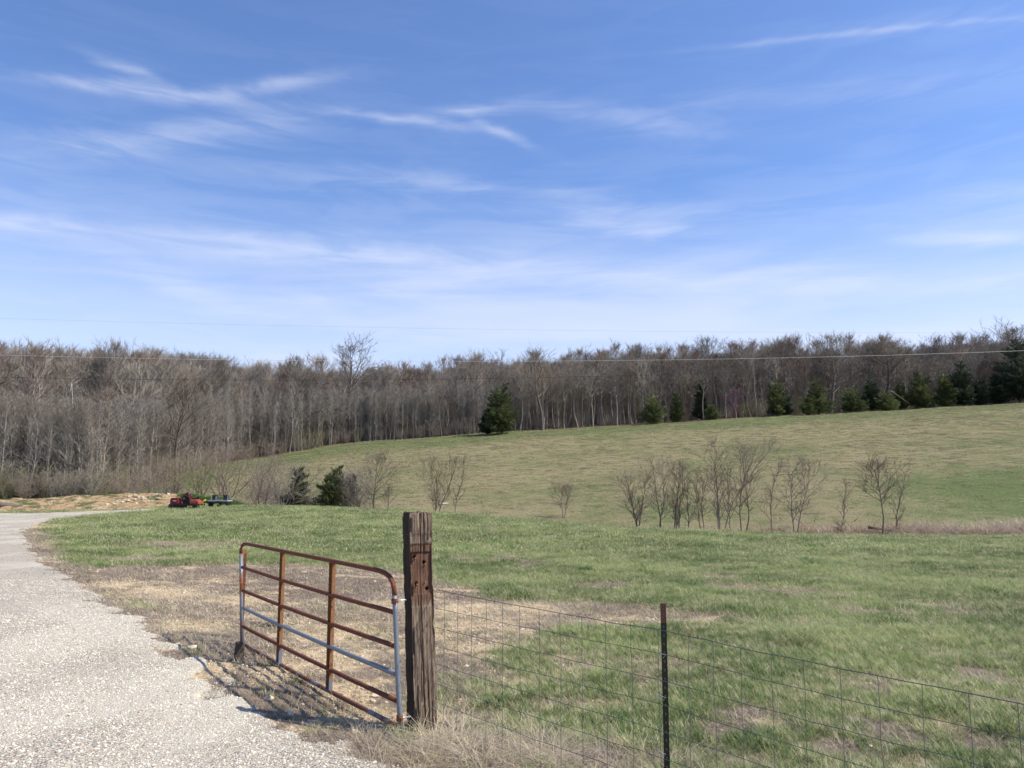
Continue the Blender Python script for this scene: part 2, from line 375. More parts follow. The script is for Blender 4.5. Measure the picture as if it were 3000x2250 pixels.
def mat_ground():
    m, k, b = new_mat('ground_cover'); p = wpos(k)
    fine = k.noise(p, 60, 5, .7); mid = k.noise(p, 6, 5, .6); big = k.noise(p, .55, 4, .55)
    thatch = k.mix(fine, (.135, .10, .073), (.36, .285, .21)); thatch = k.mix(k.ramp(mid, .35, .7), thatch, (.17, .13, .098))
    green = k.mix(k.ramp(fine, .35, .65), (.075, .095, .035), (.24, .22, .11))
    soil_n = k.voro(p, 34); soil = k.mix(k.ramp(fine, .3, .7), (.42, .29, .15), (.66, .51, .31)); soil = k.mix(k.ramp(soil_n, .5, .15), soil, (.72, .62, .47))
    c = k.mix(attr(k, 'brown'), green, thatch); c = k.mix(k.math('MULTIPLY', attr(k, 'soil'), k.ramp(k.noise(p, 14, 4, .7), .30, .52)), c, soil)
    # the hillside: short cropped pasture, green on top, straw and green mottled below
    h1 = k.noise(k.mapv(p, (1, 1, 2.2)), .055, 4, .6); h2 = k.noise(p, .45, 6, .68); h3 = k.noise(p, 2.6, 5, .75); h4 = k.noise(p, 9, 3, .7)
    straw = k.mix(k.ramp(h4, .3, .7), (.200, .166, .085), (.37, .318, .182)); gr = k.mix(k.ramp(h4, .3, .7), (.075, .105, .034), (.185, .225, .088))
    s = k.math('ADD', k.math('ADD', k.math('MULTIPLY', h1, .9), k.math('MULTIPLY', h2, .8)), k.math('MULTIPLY', h3, .75))
    s = k.math('SUBTRACT', s, attr(k, 'lush'))
    hc = k.mix(k.ramp(s, .90, 1.34), gr, straw)
    c = k.mix(attr(k, 'hill'), c, hc)
    rk = k.noise(k.mapv(p, (1, 1, 3)), 1.6, 5, .65)
    md = k.mix(k.ramp(rk, .35, .62), (.38, .235, .115), (.55, .41, .235)); md = k.mix(k.ramp(k.noise(p, .9, 4, .6), .5, .62), md, (.13, .15, .06))
    md = k.mix(k.ramp(k.noise(k.mapv(p, (1, 1, 4)), 4, 3, .6), .56, .66), md, (.07, .055, .035))
    c = k.mix(attr(k, 'mound'), c, md)
    lf = k.mix(k.ramp(k.noise(p, 3, 5, .7), .3, .7), (.075, .052, .036), (.21, .155, .11))
    c = k.mix(attr(k, 'wood'), c, lf)
    k.l.new(c, b.inputs['Base Color']); b.inputs['Roughness'].default_value = .95; b.inputs['Specular IOR Level'].default_value = .1
    hb = k.math('ADD', k.math('MULTIPLY', fine, .25), k.math('MULTIPLY', k.math('ADD', h3, h4), k.math('MULTIPLY', attr(k, 'hill'), 2.2)))
    bump(k, b, hb, .9, .08); return m
def mat_gravel():
    m, k, b = new_mat('crushed_gravel'); p = wpos(k)
    v = k.node('ShaderNodeTexVoronoi'); k.put(v.inputs['Vector'], p); v.inputs['Scale'].default_value = 62
    sep = k.node('ShaderNodeSeparateColor'); k.l.new(v.outputs['Color'], sep.inputs[0]); r1, r2, r3 = sep.outputs
    c = k.mix(r1, (.35, .315, .240), (.69, .635, .505)); c = k.mix(k.ramp(r2, .86, .95), c, (.58, .44, .30)); c = k.mix(k.ramp(r3, .93, .98), c, (.36, .20, .14))
    c = k.mix(k.ramp(v.outputs['Distance'], .42, .75), c, (.22, .20, .175))
    track = k.ramp(k.noise(k.mapv(p, (.8, .25, 1)), 1.0, 4, .6), .42, .62); dust = k.mix(k.noise(p, 8, 4, .6), (.48, .44, .350), (.635, .59, .475))
    c = k.mix(k.math('MULTIPLY', track, .65), c, dust)
    k.l.new(c, b.inputs['Base Color']); h = k.math('ADD', k.math('MULTIPLY', v.outputs['Distance'], -1.0), k.math('MULTIPLY', k.noise(p, 160, 2, .6), .35))
    bump(k, b, h, .9, .016); return m
def mat_leaf(name, a, c_, dry, dryness=.2, transl=.35):
    m, k, b = new_mat(name); oi = k.node('ShaderNodeObjectInfo').outputs['Random']; p = wpos(k)
    n = k.noise(p, .9, 3, .6); n2 = k.noise(p, 9, 3, .6); n3 = k.ramp(k.noise(p, .28, 4, .6), .36, .64, -.36, .36)
    c = k.mix(k.math('ADD', k.math('ADD', k.math('MULTIPLY', oi, .6), k.math('MULTIPLY', n2, .4)), n3), a, c_); c = k.mix(k.ramp(k.math('ADD', k.math('MULTIPLY', n2, .7), k.math('MULTIPLY', n, .3)), .62 - dryness * .35, .82 - dryness * .35), c, dry)
    k.l.new(c, b.inputs['Base Color']); b.inputs['Roughness'].default_value = .55; b.inputs['Specular IOR Level'].default_value = .25
    tr = k.node('ShaderNodeBsdfTranslucent'); k.l.new(c, tr.inputs[0]); mx = k.node('ShaderNodeMixShader'); mx.inputs[0].default_value = transl
    o = m.node_tree.nodes['Material Output']; k.l.new(b.outputs[0], mx.inputs[1]); k.l.new(tr.outputs[0], mx.inputs[2]); k.l.new(mx.outputs[0], o.inputs[0]); return m
def mat_bark(name, a, c_, patch=None):
    m, k, b = new_mat(name); oi = k.node('ShaderNodeObjectInfo').outputs['Random']; p = wpos(k)
    n = k.noise(k.mapv(p, (3, 3, .8)), 2.2, 4, .6); c = k.mix(k.math('ADD', k.math('MULTIPLY', oi, .55), k.math('MULTIPLY', n, .45)), a, c_)
    if patch: c = k.mix(k.ramp(k.noise(p, .09, 3, .6), .45, .68), c, patch)
    k.l.new(c, b.inputs['Base Color']); b.inputs['Roughness'].default_value = .9; return m
def mat_plain(name, c_, rough=.7, metal=0, var=.25, scale=30):
    m, k, b = new_mat(name); n = k.noise(opos(k), scale, 4, .6)
    c = k.mix(n, tuple(x * (1 - var) for x in c_), tuple(min(1, x * (1 + var)) for x in c_)); k.l.new(c, b.inputs['Base Color'])
    b.inputs['Roughness'].default_value = rough; b.inputs['Metallic'].default_value = metal; bump(k, b, n, .25, .004); return m
def mat_rust(name, amount, light=(.33, .13, .055), dark=(.105, .042, .028), zb=0):
    m, k, b = new_mat(name); p = opos(k); w = wpos(k)
    n = k.noise(k.mapv(w, (1, 1, 1.0)), 4.5, 3, .5); f = k.noise(w, 70, 4, .7)
    galv = k.mix(f, (.15, .17, .20), (.27, .295, .33)); ru = k.mix(k.ramp(f, .3, .7), dark, light); ru = k.mix(k.ramp(k.noise(w, 18, 3, .6), .55, .75), ru, (.07, .035, .03))
    fac = k.ramp(k.math('ADD', n, k.math('MULTIPLY', f, .12)), 1.06 - amount - .10, 1.06 - amount + .10)
    if zb:
        sz = k.node('ShaderNodeSeparateXYZ'); k.l.new(p, sz.inputs[0]); nb = k.math('ADD', k.math('ADD', n, k.math('MULTIPLY', f, .12)), k.math('MULTIPLY', k.math('SUBTRACT', sz.outputs[2], .25), zb)); fac = k.ramp(nb, 1.06 - amount - .10, 1.06 - amount + .10)
    k.l.new(k.mix(fac, galv, ru), b.inputs['Base Color'])
    k.l.new(k.math('MULTIPLY', k.math('SUBTRACT', 1, fac), .35), b.inputs['Metallic']); k.l.new(k.math('ADD', k.math('MULTIPLY', fac, .3), .52), b.inputs['Roughness'])
    bump(k, b, f, .35, .002); return m


M = {
    'ground': mat_ground(), 'gravel': mat_gravel(),
    'grass': mat_leaf('green_grass', (.125, .182, .056), (.385, .445, .178), (.62, .56, .34), .46),
    'lawn': mat_leaf('deep_green_grass', (.070, .130, .030), (.15, .24, .065), (.2, .24, .1), .0),
    'dry': mat_leaf('dry_grass', (.24, .19, .15), (.42, .345, .27), (.17, .12, .095), .25, .2),
    'straw': mat_leaf('straw_grass', (.44, .37, .23), (.72, .63, .43), (.25, .19, .13), .25, .3),
    'hillstraw': mat_leaf('pasture_straw', (.25, .22, .11), (.40, .36, .20), (.17, .15, .08), .2, .2),
    'reed': mat_leaf('ditch_grass', (.30, .22, .15), (.46, .37, .26), (.17, .125, .09), .2, .2),
    'bark': mat_bark('grey_brown_bark', (.195, .165, .130), (.39, .34, .275), (.26, .20, .15)),
    'pale': mat_bark('pale_grey_bark', (.20, .178, .15), (.37, .335, .285), (.20, .165, .13)),
    'white': mat_bark('bleached_wood', (.48, .46, .43), (.70, .68, .64)),
    'dark': mat_bark('dark_bark', (.095, .078, .062), (.19, .16, .128)),
    'sap': mat_bark('sapling_bark', (.15, .115, .085), (.27, .21, .16)),
    'red': mat_bark('reddish_bark', (.215, .16, .125), (.34, .265, .21)),
    'green_bark': mat_bark('greenish_twigs', (.20, .18, .10), (.31, .28, .16)),
    'cedar': mat_leaf('cedar_foliage', (.062, .086, .032), (.18, .20, .08), (.24, .20, .11), .25, .25),
    'bluecedar': mat_leaf('blue_cedar_foliage', (.034, .052, .030), (.085, .105, .058), (.10, .09, .055), .05, .2),
}
M['grass'].name = 'green_grass'


# ------------------------------------------------------------------ ground sheet
def build_ground():
    core = np.linspace(R(-43), R(43), 620); side = R(180) - R(43)
    back = R(43) + side * 2 * (np.arange(1, 60) / 60.0); th = np.concatenate([core, back]); nt = th.size
    rr = np.concatenate([[0.6, 1.2, 2.0, 2.6], np.exp(np.linspace(math.log(3.2), math.log(320), 620)), [380, 460, 600, 900, 1500, 3000, 6000]]); nr = rr.size
    T2, R2 = np.meshgrid(th, rr); X = np.sin(T2) * R2; Y = np.cos(T2) * R2
    X = X.ravel(); Y = Y.ravel(); Z = height(X, Y)
    k = masks(X, Y); r = np.hypot(X, Y)
    Z += (fbm(X * 5, Y * 5, 3) - .5) * .045 * sst(45, 12, r) + k['mound'] * (fbm(X * 1.1, Y * 1.1, 4) - .5) * .5
    i = np.arange(nr - 1)[:, None]; j = np.arange(nt)[None, :]; j2 = (j + 1) % nt
    q = np.stack([i * nt + j, (i * nt + j2), ((i + 1) * nt + j2), ((i + 1) * nt + j)], -1).reshape(-1, 4)[:, ::-1]
    V = np.stack([X, Y, Z], 1); c = len(V); V = np.vstack([V, [[0, 0, float(height(np.array([0.]), np.array([.1]))[0])]]])
    px = 1500 + F * X / np.maximum(Y, 1)
    lush = .34 * sst(30, 8, forest_front(X, np.maximum(Y, 1)) - Y) - .10 * sst(60, 30, forest_front(X, np.maximum(Y, 1)) - Y) * sst(8, 30, forest_front(X, np.maximum(Y, 1)) - Y)
    lush = lush + .13 * sst(2200, 3100, px) * sst(105, 48, Y) + .04 * sst(1800, 2100, px) * sst(75, 60, Y) - .12 * sst(1700, 1300, px) * sst(90, 70, Y)
    lush = lush + .20 * sst(14, 0, np.hypot((X - on_col(2880, 70).x) * .8, (Y - 70) * 1.5)) + .03
    lush = lush + .5 * sst(64, 56, Y) * sst(1.0, 0, np.abs(px - 640) / 230)
    at = {a: np.append(k[a], 0) for a in ('brown', 'soil', 'mound', 'hill', 'wood')}; at['lush'] = np.append(lush, 0)
    tri = np.stack([np.full(nt, c), (np.arange(nt) + 1) % nt, np.arange(nt), np.full(nt, c)], 1)[:, :3]
    me = np_mesh('ground', V, q, M['ground'], True, at)
    o = bpy.data.objects.new('ground', me); COL.objects.link(o); tag(o, kind='structure')
build_ground()


def road_z(X, Y, sd):
    return height(X, Y) + np.clip((sd + .14) * .22 + (fbm(X * 3.2, Y * 3.2, 4) - .5) * .20 - .0, -.12, .035) + (fbm(X * 2, Y * 2, 3) - .5) * .03 + (fbm(X * 14, Y * 14, 2) - .5) * .012
def build_road():
    th = np.linspace(R(-50), R(10), 520); rr = np.exp(np.linspace(math.log(2.2), math.log(66), 520)); nt, nr = th.size, rr.size
    T2, R2 = np.meshgrid(th, rr); X = (np.sin(T2) * R2).ravel(); Y = (np.cos(T2) * R2).ravel(); sd = poly_sd(X, Y, road_poly)
    Z = road_z(X, Y, sd)
    i = np.arange(nr - 1)[:, None]; j = np.arange(nt - 1)[None, :]
    q = np.stack([i * nt + j, (i + 1) * nt + j, (i + 1) * nt + j + 1, i * nt + j + 1], -1).reshape(-1, 4)
    keep = (sd[q] > -.55).any(1); q = q[keep]; used = np.unique(q); re = np.full(X.size, -1); re[used] = np.arange(used.size)
    me = np_mesh('gravel_road', np.stack([X, Y, Z], 1)[used], re[q], M['gravel'])
    o = bpy.data.objects.new('gravel_road', me); COL.objects.link(o); tag(o, kind='structure')
build_road()


# ------------------------------------------------------------------ grass, stones
def blade_patch(name, seed, n, rad, hmin, hmax, w, mat, lean=.5, curl=.6, segs=3):
    g = np.random.RandomState(seed); V = []; Q = []
    for _ in range(n):
        rr = rad * math.sqrt(g.rand()); a = g.rand() * 6.283; x0, y0 = rr * math.cos(a), rr * math.sin(a)
        h = hmin + (hmax - hmin) * g.rand() ** 1.3; dr = a + g.randn() * .9 if rad < .12 else g.rand() * 6.283
        ln = lean * (.25 + g.rand()) ; dx_, dy_ = math.cos(dr), math.sin(dr); wx_, wy_ = -dy_ * w, dx_ * w
        k = len(V)
        for s_ in range(segs + 1):
            q = s_ / segs; off = h * (ln * q + curl * g.rand() * .4 * q * q + curl * .5 * q ** 2.5); z = h * (q - .28 * curl * q ** 3) - .01; tw = (1 - q ** 1.6) + .04
            V += [(x0 + dx_ * off - wx_ * tw, y0 + dy_ * off - wy_ * tw, z), (x0 + dx_ * off + wx_ * tw, y0 + dy_ * off + wy_ * tw, z)]
        for s_ in range(segs): Q.append((k + 2 * s_, k + 2 * s_ + 1, k + 2 * s_ + 3, k + 2 * s_ + 2))
    return np_mesh(name, np.array(V), np.array(Q), mat, True)


def sample_wedge(rng, n, d0, d1, lo=-.82, hi=.82):
    """n ground points, even per square metre, between two depths"""
    d = np.sqrt(rng.rand(n) * (d1 * d1 - d0 * d0) + d0 * d0); u = lo + (hi - lo) * rng.rand(n); return u * d, d


rng = np.random.RandomState(11)
g_near = [blade_patch('grass_tuft.%03d' % i, 20 + i, 18, .07, .03, .135, .0030, M['grass']) for i in range(6)]
g_mid = [blade_patch('grass_clump.%03d' % i, 40 + i, 75, .20, .03, .10, .0030, M['grass'], segs=2) for i in range(6)]
g_far = [blade_patch('grass_patch.%03d' % i, 60 + i, 170, .48, .025, .085, .0055, M['grass'], segs=2) for i in range(5)]
d_near = [blade_patch('dry_tuft.%03d' % i, 80 + i, 20, .08, .012, .055, .0021, M['dry'], 1.3, 1.2, 2) for i in range(5)]
d_mid = [blade_patch('dry_clump.%03d' % i, 90 + i, 60, .24, .015, .055, .0034, M['dry'], 1.3, 1.2, 2) for i in range(4)]
s_near = [blade_patch('straw_tuft.%03d' % i, 100 + i, 8, .07, .04, .14, .0024, M['straw'], .9, .9, 3) for i in range(4)]


def grass(name, label, n, d0, d1, tm, size, which, seed, lo=-.82, hi=.82):
    g = np.random.RandomState(seed); X, Y = sample_wedge(g, n, d0, d1, lo, hi); k = masks(X, Y); lim = k['hill'] < .8
    road_m = sst(.02, -.30, k['road'] + (fbm(X * 3.2, Y * 3.2, 4) - .5) * .5)
    if which == 'green': p = (1 - k['brown']) ** .8 * road_m + .05 * k['brown'] * road_m * (k['n1'] > .52) + .005
    elif which == 'straw': p = (.25 + .5 * k['brown']) * road_m
    else: p = np.clip(k['brown'] * 1.1, .10, 1) * (1 - .85 * k['soil']) * sst(.45, -.15, k['road'] + (fbm(X * 3.2, Y * 3.2, 4) - .5) * .6) + .004
    keep = (g.rand(n) < p) & lim & (k['mound'] < .5)
    X, Y = X[keep], Y[keep]; z = height(X, Y) - .004; m = X.size
    vary = .72 + .55 * fbm(X * 1.1 + 3, Y * 1.1, 3) + .55 * sst(.5, .75, fbm(X * .9 + 40, Y * .9, 3)) if which == 'green' else np.ones(m)
    sc = size * (.75 + .5 * g.rand(m)) * vary
    if which == 'green': sc = sc * (1 - .45 * masks(X, Y)['brown'])
    return scatter(name, np.stack([X, Y, z], 1), g.rand(m) * 6.28, sc, g.randint(0, len(tm), m), tm, label, g.randn(m, 2) * .10)


grass('field_grass', 'green spring grass close to the wire fence', 42000, 4.2, 11.5, g_near, 1.0, 'green', 1)
grass('field_grass', 'green spring grass across the middle of the field', 30000, 11, 24, g_mid, 1.05, 'green', 2)
grass('field_grass', 'green spring grass towards the crest of the field', 26000, 23, 60, g_far, 1.1, 'green', 3)
grass('dead_grass', 'short dead grass between the road and the field', 52000, 4.2, 12, d_near, 1.0, 'dry', 4)
grass('dead_grass', 'thin dead grass along the far side of the bare ground', 24000, 11.5, 34, d_mid, 1.15, 'dry', 5)
grass('straw_grass', 'scattered pale straw blades among the grass', 17000, 4.2, 14, s_near, .85, 'straw', 6)


s_mid = [blade_patch('straw_clump.%03d' % i, 110 + i, 16, .22, .04, .13, .0038, M['straw'], .9, .9, 2) for i in range(3)]
grass('straw_grass', 'pale dead blades through the middle of the field', 16000, 12, 30, s_mid, .9, 'straw', 7)
grass('straw_grass', 'pale dead blades towards the crest of the field', 9000, 28, 56, s_mid, 1.6, 'straw', 8)
t_dark = [blade_patch('tussock.%03d' % i, 120 + i, 90, .16, .06, .17, .0036, M['lawn'], .7, .7, 3) for i in range(4)]
grass('tussock_grass', 'darker green tussocks through the field', 1500, 6, 34, t_dark, .9, 'green', 9)


def stone_mesh(name, seed, mat, flat=.6):
    g = random.Random(seed); ge = Geo(); ph = (1 + 5 ** .5) / 2
    vs = [(-1, ph, 0), (1, ph, 0), (-1, -ph, 0), (1, -ph, 0), (0, -1, ph), (0, 1, ph), (0, -1, -ph), (0, 1, -ph), (ph, 0, -1), (ph, 0, 1), (-ph, 0, -1), (-ph, 0, 1)]
    for v in vs:
        q = Vector(v).normalized() * g.uniform(.62, 1.15); ge.v.append(Vector((q.x, q.y * g.uniform(.7, .95), q.z * flat)))
    ge.f = [(0,11,5),(0,5,1),(0,1,7),(0,7,10),(0,10,11),(1,5,9),(5,11,4),(11,10,2),(10,7,6),(7,1,8),(3,9,4),(3,4,2),(3,2,6),(3,6,8),(3,8,9),(4,9,5),(2,4,11),(6,2,10),(8,6,7),(9,8,1)]
    return ge.mesh(name, mat)
def mat_stone(name, cols):
    m, k, b = new_mat(name); oi = k.node('ShaderNodeObjectInfo').outputs['Random']; n = k.noise(wpos(k), 90, 3, .6)
    c = k.mix(k.ramp(oi, 0, .6), cols[0], cols[1]); c = k.mix(k.ramp(oi, .90, .93), c, cols[2]); c = k.mix(k.ramp(oi, .97, .98), c, cols[3]); c = k.mix(k.math('MULTIPLY', n, .35), c, (.30, .28, .25))
    k.l.new(c, b.inputs['Base Color']); return m
M['stone'] = mat_stone('limestone_chips', [(.35, .315, .24), (.75, .695, .57), (.52, .40, .27), (.32, .17, .12)])
M['tan_stone'] = mat_stone('tan_soil_stone', [(.46, .35, .22), (.64, .54, .39), (.68, .60, .48), (.34, .20, .13)])
M['rock'] = mat_plain('tan_rock', (.58, .49, .36), .9, 0, .2, 25)
st = [stone_mesh('gravel_chip.%03d' % i, 200 + i, M['stone'], .65) for i in range(6)]
X, Y = sample_wedge(rng, 120000, 4.4, 15, -.85, .15); sd = poly_sd(X, Y, road_poly); w = fbm(X * 3.2, Y * 3.2, 4) - .5
keep = rng.rand(X.size) < sst(-.35, .15, sd + w * .5) * np.clip(1.25 - (Y - 5) * .09, .15, 1) * (.35 + .9 * sst(.42, .6, fbm(X * 1.0, Y * .5, 3)) + .8 * sst(.9, .1, sd))
X, Y = X[keep], Y[keep]; z = np.maximum(road_z(X, Y, poly_sd(X, Y, road_poly)), height(X, Y)) + .001
scatter('loose_gravel', np.stack([X, Y, z], 1), rng.rand(X.size) * 6.28, .0045 + .0115 * rng.rand(X.size) ** 2.2, rng.randint(0, 6, X.size), st, 'loose pale limestone chips on the gravel road')
so = [stone_mesh('soil_chip.%03d' % i, 220 + i, M['tan_stone'], .6) for i in range(5)]
X, Y = sample_wedge(rng, 150000, 4.8, 26, -.75, .45); k = masks(X, Y); keep = rng.rand(X.size) < np.clip(k['soil'] * .8 + .035 * k['brown'], 0, 1) * (k['road'] < .2) * np.clip(1.6 - Y * .06, .25, 1)
X, Y = X[keep], Y[keep]
scatter('stony_soil', np.stack([X, Y, height(X, Y) + .004], 1), rng.rand(X.size) * 6.28, (.005 + .019 * rng.rand(X.size) ** 3) * (1 + Y * .03), rng.randint(0, 5, X.size), so, 'tan stony soil crumbs in the bare ground')
X = -30 + 34 * rng.rand(2600); Y = 57 + 8 * rng.rand(2600); k = masks(X, Y); keep = (k['mound'] > .4) & (rng.rand(2600) < .5); X, Y = X[keep], Y[keep]
scatter('dirt_clods', np.stack([X, Y, height(X, Y) + .05], 1), rng.rand(X.size) * 6.28, .05 + .20 * rng.rand(X.size) ** 3, rng.randint(0, 5, X.size), so, 'clods and broken rock on the orange dirt bank')


def rock(px, py, size, label, mat='rock', seed=1, flat=.5):
    g = ground_at(px, py); o = bpy.data.objects.new('rock', stone_mesh('rock', seed, M[mat], flat)); COL.objects.link(o)
    o.location = (g.x, g.y, g.z + size * .2); o.scale = (size,) * 3; o.rotation_euler = (0, 0, seed * 1.3); b = o.modifiers.new('soften', 'SUBSURF'); b.levels = b.render_levels = 1; b.subdivision_type = 'SIMPLE'
    return tag(o, label, 'rock')
rock(562, 1902, .075, 'tan rock in the green tuft at the edge of the gravel', seed=3)
rock(572, 2047, .085, 'flat tan stone lying alone on the gravel road', seed=4, flat=.3)
rock(791, 2052, .06, 'squarish tan rock in the shade strip before the gate', seed=5)
rock(1098, 1705, .05, 'pale rock in the dead grass beyond the gate hinge side', seed=6)
rock(892, 1680, .11, 'long white rock in dead grass seen through the gate top gap', 'rock', 7, .35)
rock(1098, 2045, .06, 'round cream rock under the lower gate rails', seed=8)
rock(1040, 2150, .065, 'reddish brown rock by the foot of the gate', seed=9)
rock(1365, 1955, .045, 'small cream rock behind the first wire stays', seed=12)
rock(850, 2100, .05, 'pale pointed rock in the shade strip', seed=13, flat=.9)
rock(1030, 2240, .055, 'cream rock at the foot of the dry tufts', seed=15)


# tall dry grass and special tufts near the post
def tuft(px, py, mat, n, rad, h0, h1, w, name, label, seed, lean=.6, curl=.9):
    g = ground_at(px, py) if not isinstance(px, Vector) else px
    o = bpy.data.objects.new(name, blade_patch(name, seed, n, rad, h0, h1, w, M[mat], lean, curl, 5)); COL.objects.link(o); o.location = g - Vector((0, 0, .01))
    return tag(o, label, 'grass tuft', None, None)
tuft(2330, 1893, 'grass', 420, .26, .12, .42, .0034, 'grass_tuft', 'big arching light green tuft standing alone in the field', 301, .8)
tuft(1190, 2178, 'grass', 90, .10, .10, .25, .003, 'grass_tuft', 'fresh green tuft at the left foot of the wooden post', 302, .35, .5)
tuft(2280, 1870, 'grass', 160, .16, .08, .22, .003, 'grass_tuft', 'darker small tuft left of the big arching tuft', 303, .6)
tuft(560, 1915, 'lawn', 110, .10, .04, .11, .003, 'grass_tuft', 'dark green tuft on the gravel edge beside the tan rock', 304, .8)
tuft(640, 1865, 'lawn', 90, .12, .03, .09, .003, 'grass_tuft', 'low green tuft in dead grass left of the gate end', 305, .8)
tuft(462, 1785, 'lawn', 110, .16, .03, .09, .003, 'grass_tuft', 'small green tuft in the brown strip beside the road', 306, .8)
tuft(880, 2000, 'lawn', 110, .12, .04, .12, .003, 'grass_tuft', 'green tuft under the middle of the gate', 307, .8)
tuft(790, 1950, 'lawn', 90, .13, .04, .11, .003, 'grass_tuft', 'green tuft under the gate near its first stay', 308, .8)
tuft(945, 2145, 'lawn', 80, .10, .03, .08, .003, 'grass_tuft', 'low green tuft in the post shadow', 309, .8)
tuft(700, 2130, 'lawn', 60, .08, .02, .06, .003, 'grass_tuft', 'sparse green sprig at the shadow edge on the gravel', 310, .9)
for (px, py, n, rad, h1, sd_, lb) in [(1290, 2190, 330, .16, .36, 321, 'dry straw clump against the right foot of the post'), (1420, 2230, 420, .24, .30, 322, 'thick dry clump under the first wire stays'),
                                      (1600, 2245, 300, .22, .28, 323, 'dry clump at the frame bottom left of the steel post'), (1330, 2120, 130, .16, .24, 324, 'thin straw clump just behind the fence wire')]:
    tuft(px, py, 'straw', int(n * .42), rad * 1.2, .08, h1, .0030, 'straw_tuft', lb, sd_, 1.0, 1.3)
line = [(1230, 2205), (1480, 2245), (1700, 2249), (1900, 2249), (1330, 2248), (1560, 2200), (1400, 2160)]
pts = []
for i in range(300):
    a = ground_at(*line[rng.randint(len(line))]); pts.append((a.x + rng.randn() * .28, a.y + rng.randn() * .18))
pts = np.array(pts); sl = [blade_patch('fence_straw.%03d' % i, 330 + i, 20, .10, .05, .24, .0022, M[['straw', 'dry', 'dry', 'straw'][i]], 1.1, 1.3, 4) for i in range(4)]
scatter('fence_line_grass', np.stack([pts[:, 0], pts[:, 1], height(pts[:, 0], pts[:, 1]) - .005], 1), rng.rand(300) * 6.28, .55 + .6 * rng.rand(300), rng.randint(0, 4, 300), sl, 'tangled dry grass along the foot of the fence')


# ------------------------------------------------------------------ post, gate, fence
def ray_plane(px, py, A, B):
    """point of the upright plane through A and B seen at a photo pixel"""
    c = Vector((0, 0, HC)); d = P(px, py, 1.0) - c; n = Vector((B.y - A.y, A.x - B.x, 0)); tt = (A - c).dot(n) / d.dot(n); return c + d * tt


def mat_old_wood():
    m, k, b = new_mat('weathered_railway_timber'); p = opos(k)
    g1 = k.noise(k.mapv(p, (48, 48, 3.6)), 1.6, 7, .72); g2 = k.noise(k.mapv(p, (170, 170, 7)), 1.0, 4, .7); bl = k.noise(k.mapv(p, (6, 6, 3)), 1.5, 4, .6)
    c = k.mix(k.ramp(g1, .32, .68), (.075, .050, .034), (.33, .245, .172)); c = k.mix(k.ramp(g2, .52, .78), c, (.42, .34, .255)); c = k.mix(k.ramp(bl, .5, .75), c, (.12, .072, .05)); c = k.mix(attr(k, 'tar_shade'), c, (.030, .022, .018))
    rs = k.mix(k.ramp(g1, .3, .7), (.085, .042, .028), (.215, .120, .075)); c = k.mix(attr(k, 'stain'), c, rs); c = k.mix(attr(k, 'gap'), c, (.012, .009, .008))
    k.l.new(c, b.inputs['Base Color']); b.inputs['Roughness'].default_value = .9
    bump(k, b, k.math('ADD', g1, k.math('MULTIPLY', g2, .6)), .9, .007); return m
M['timber'] = mat_old_wood()
D0 = 6.7
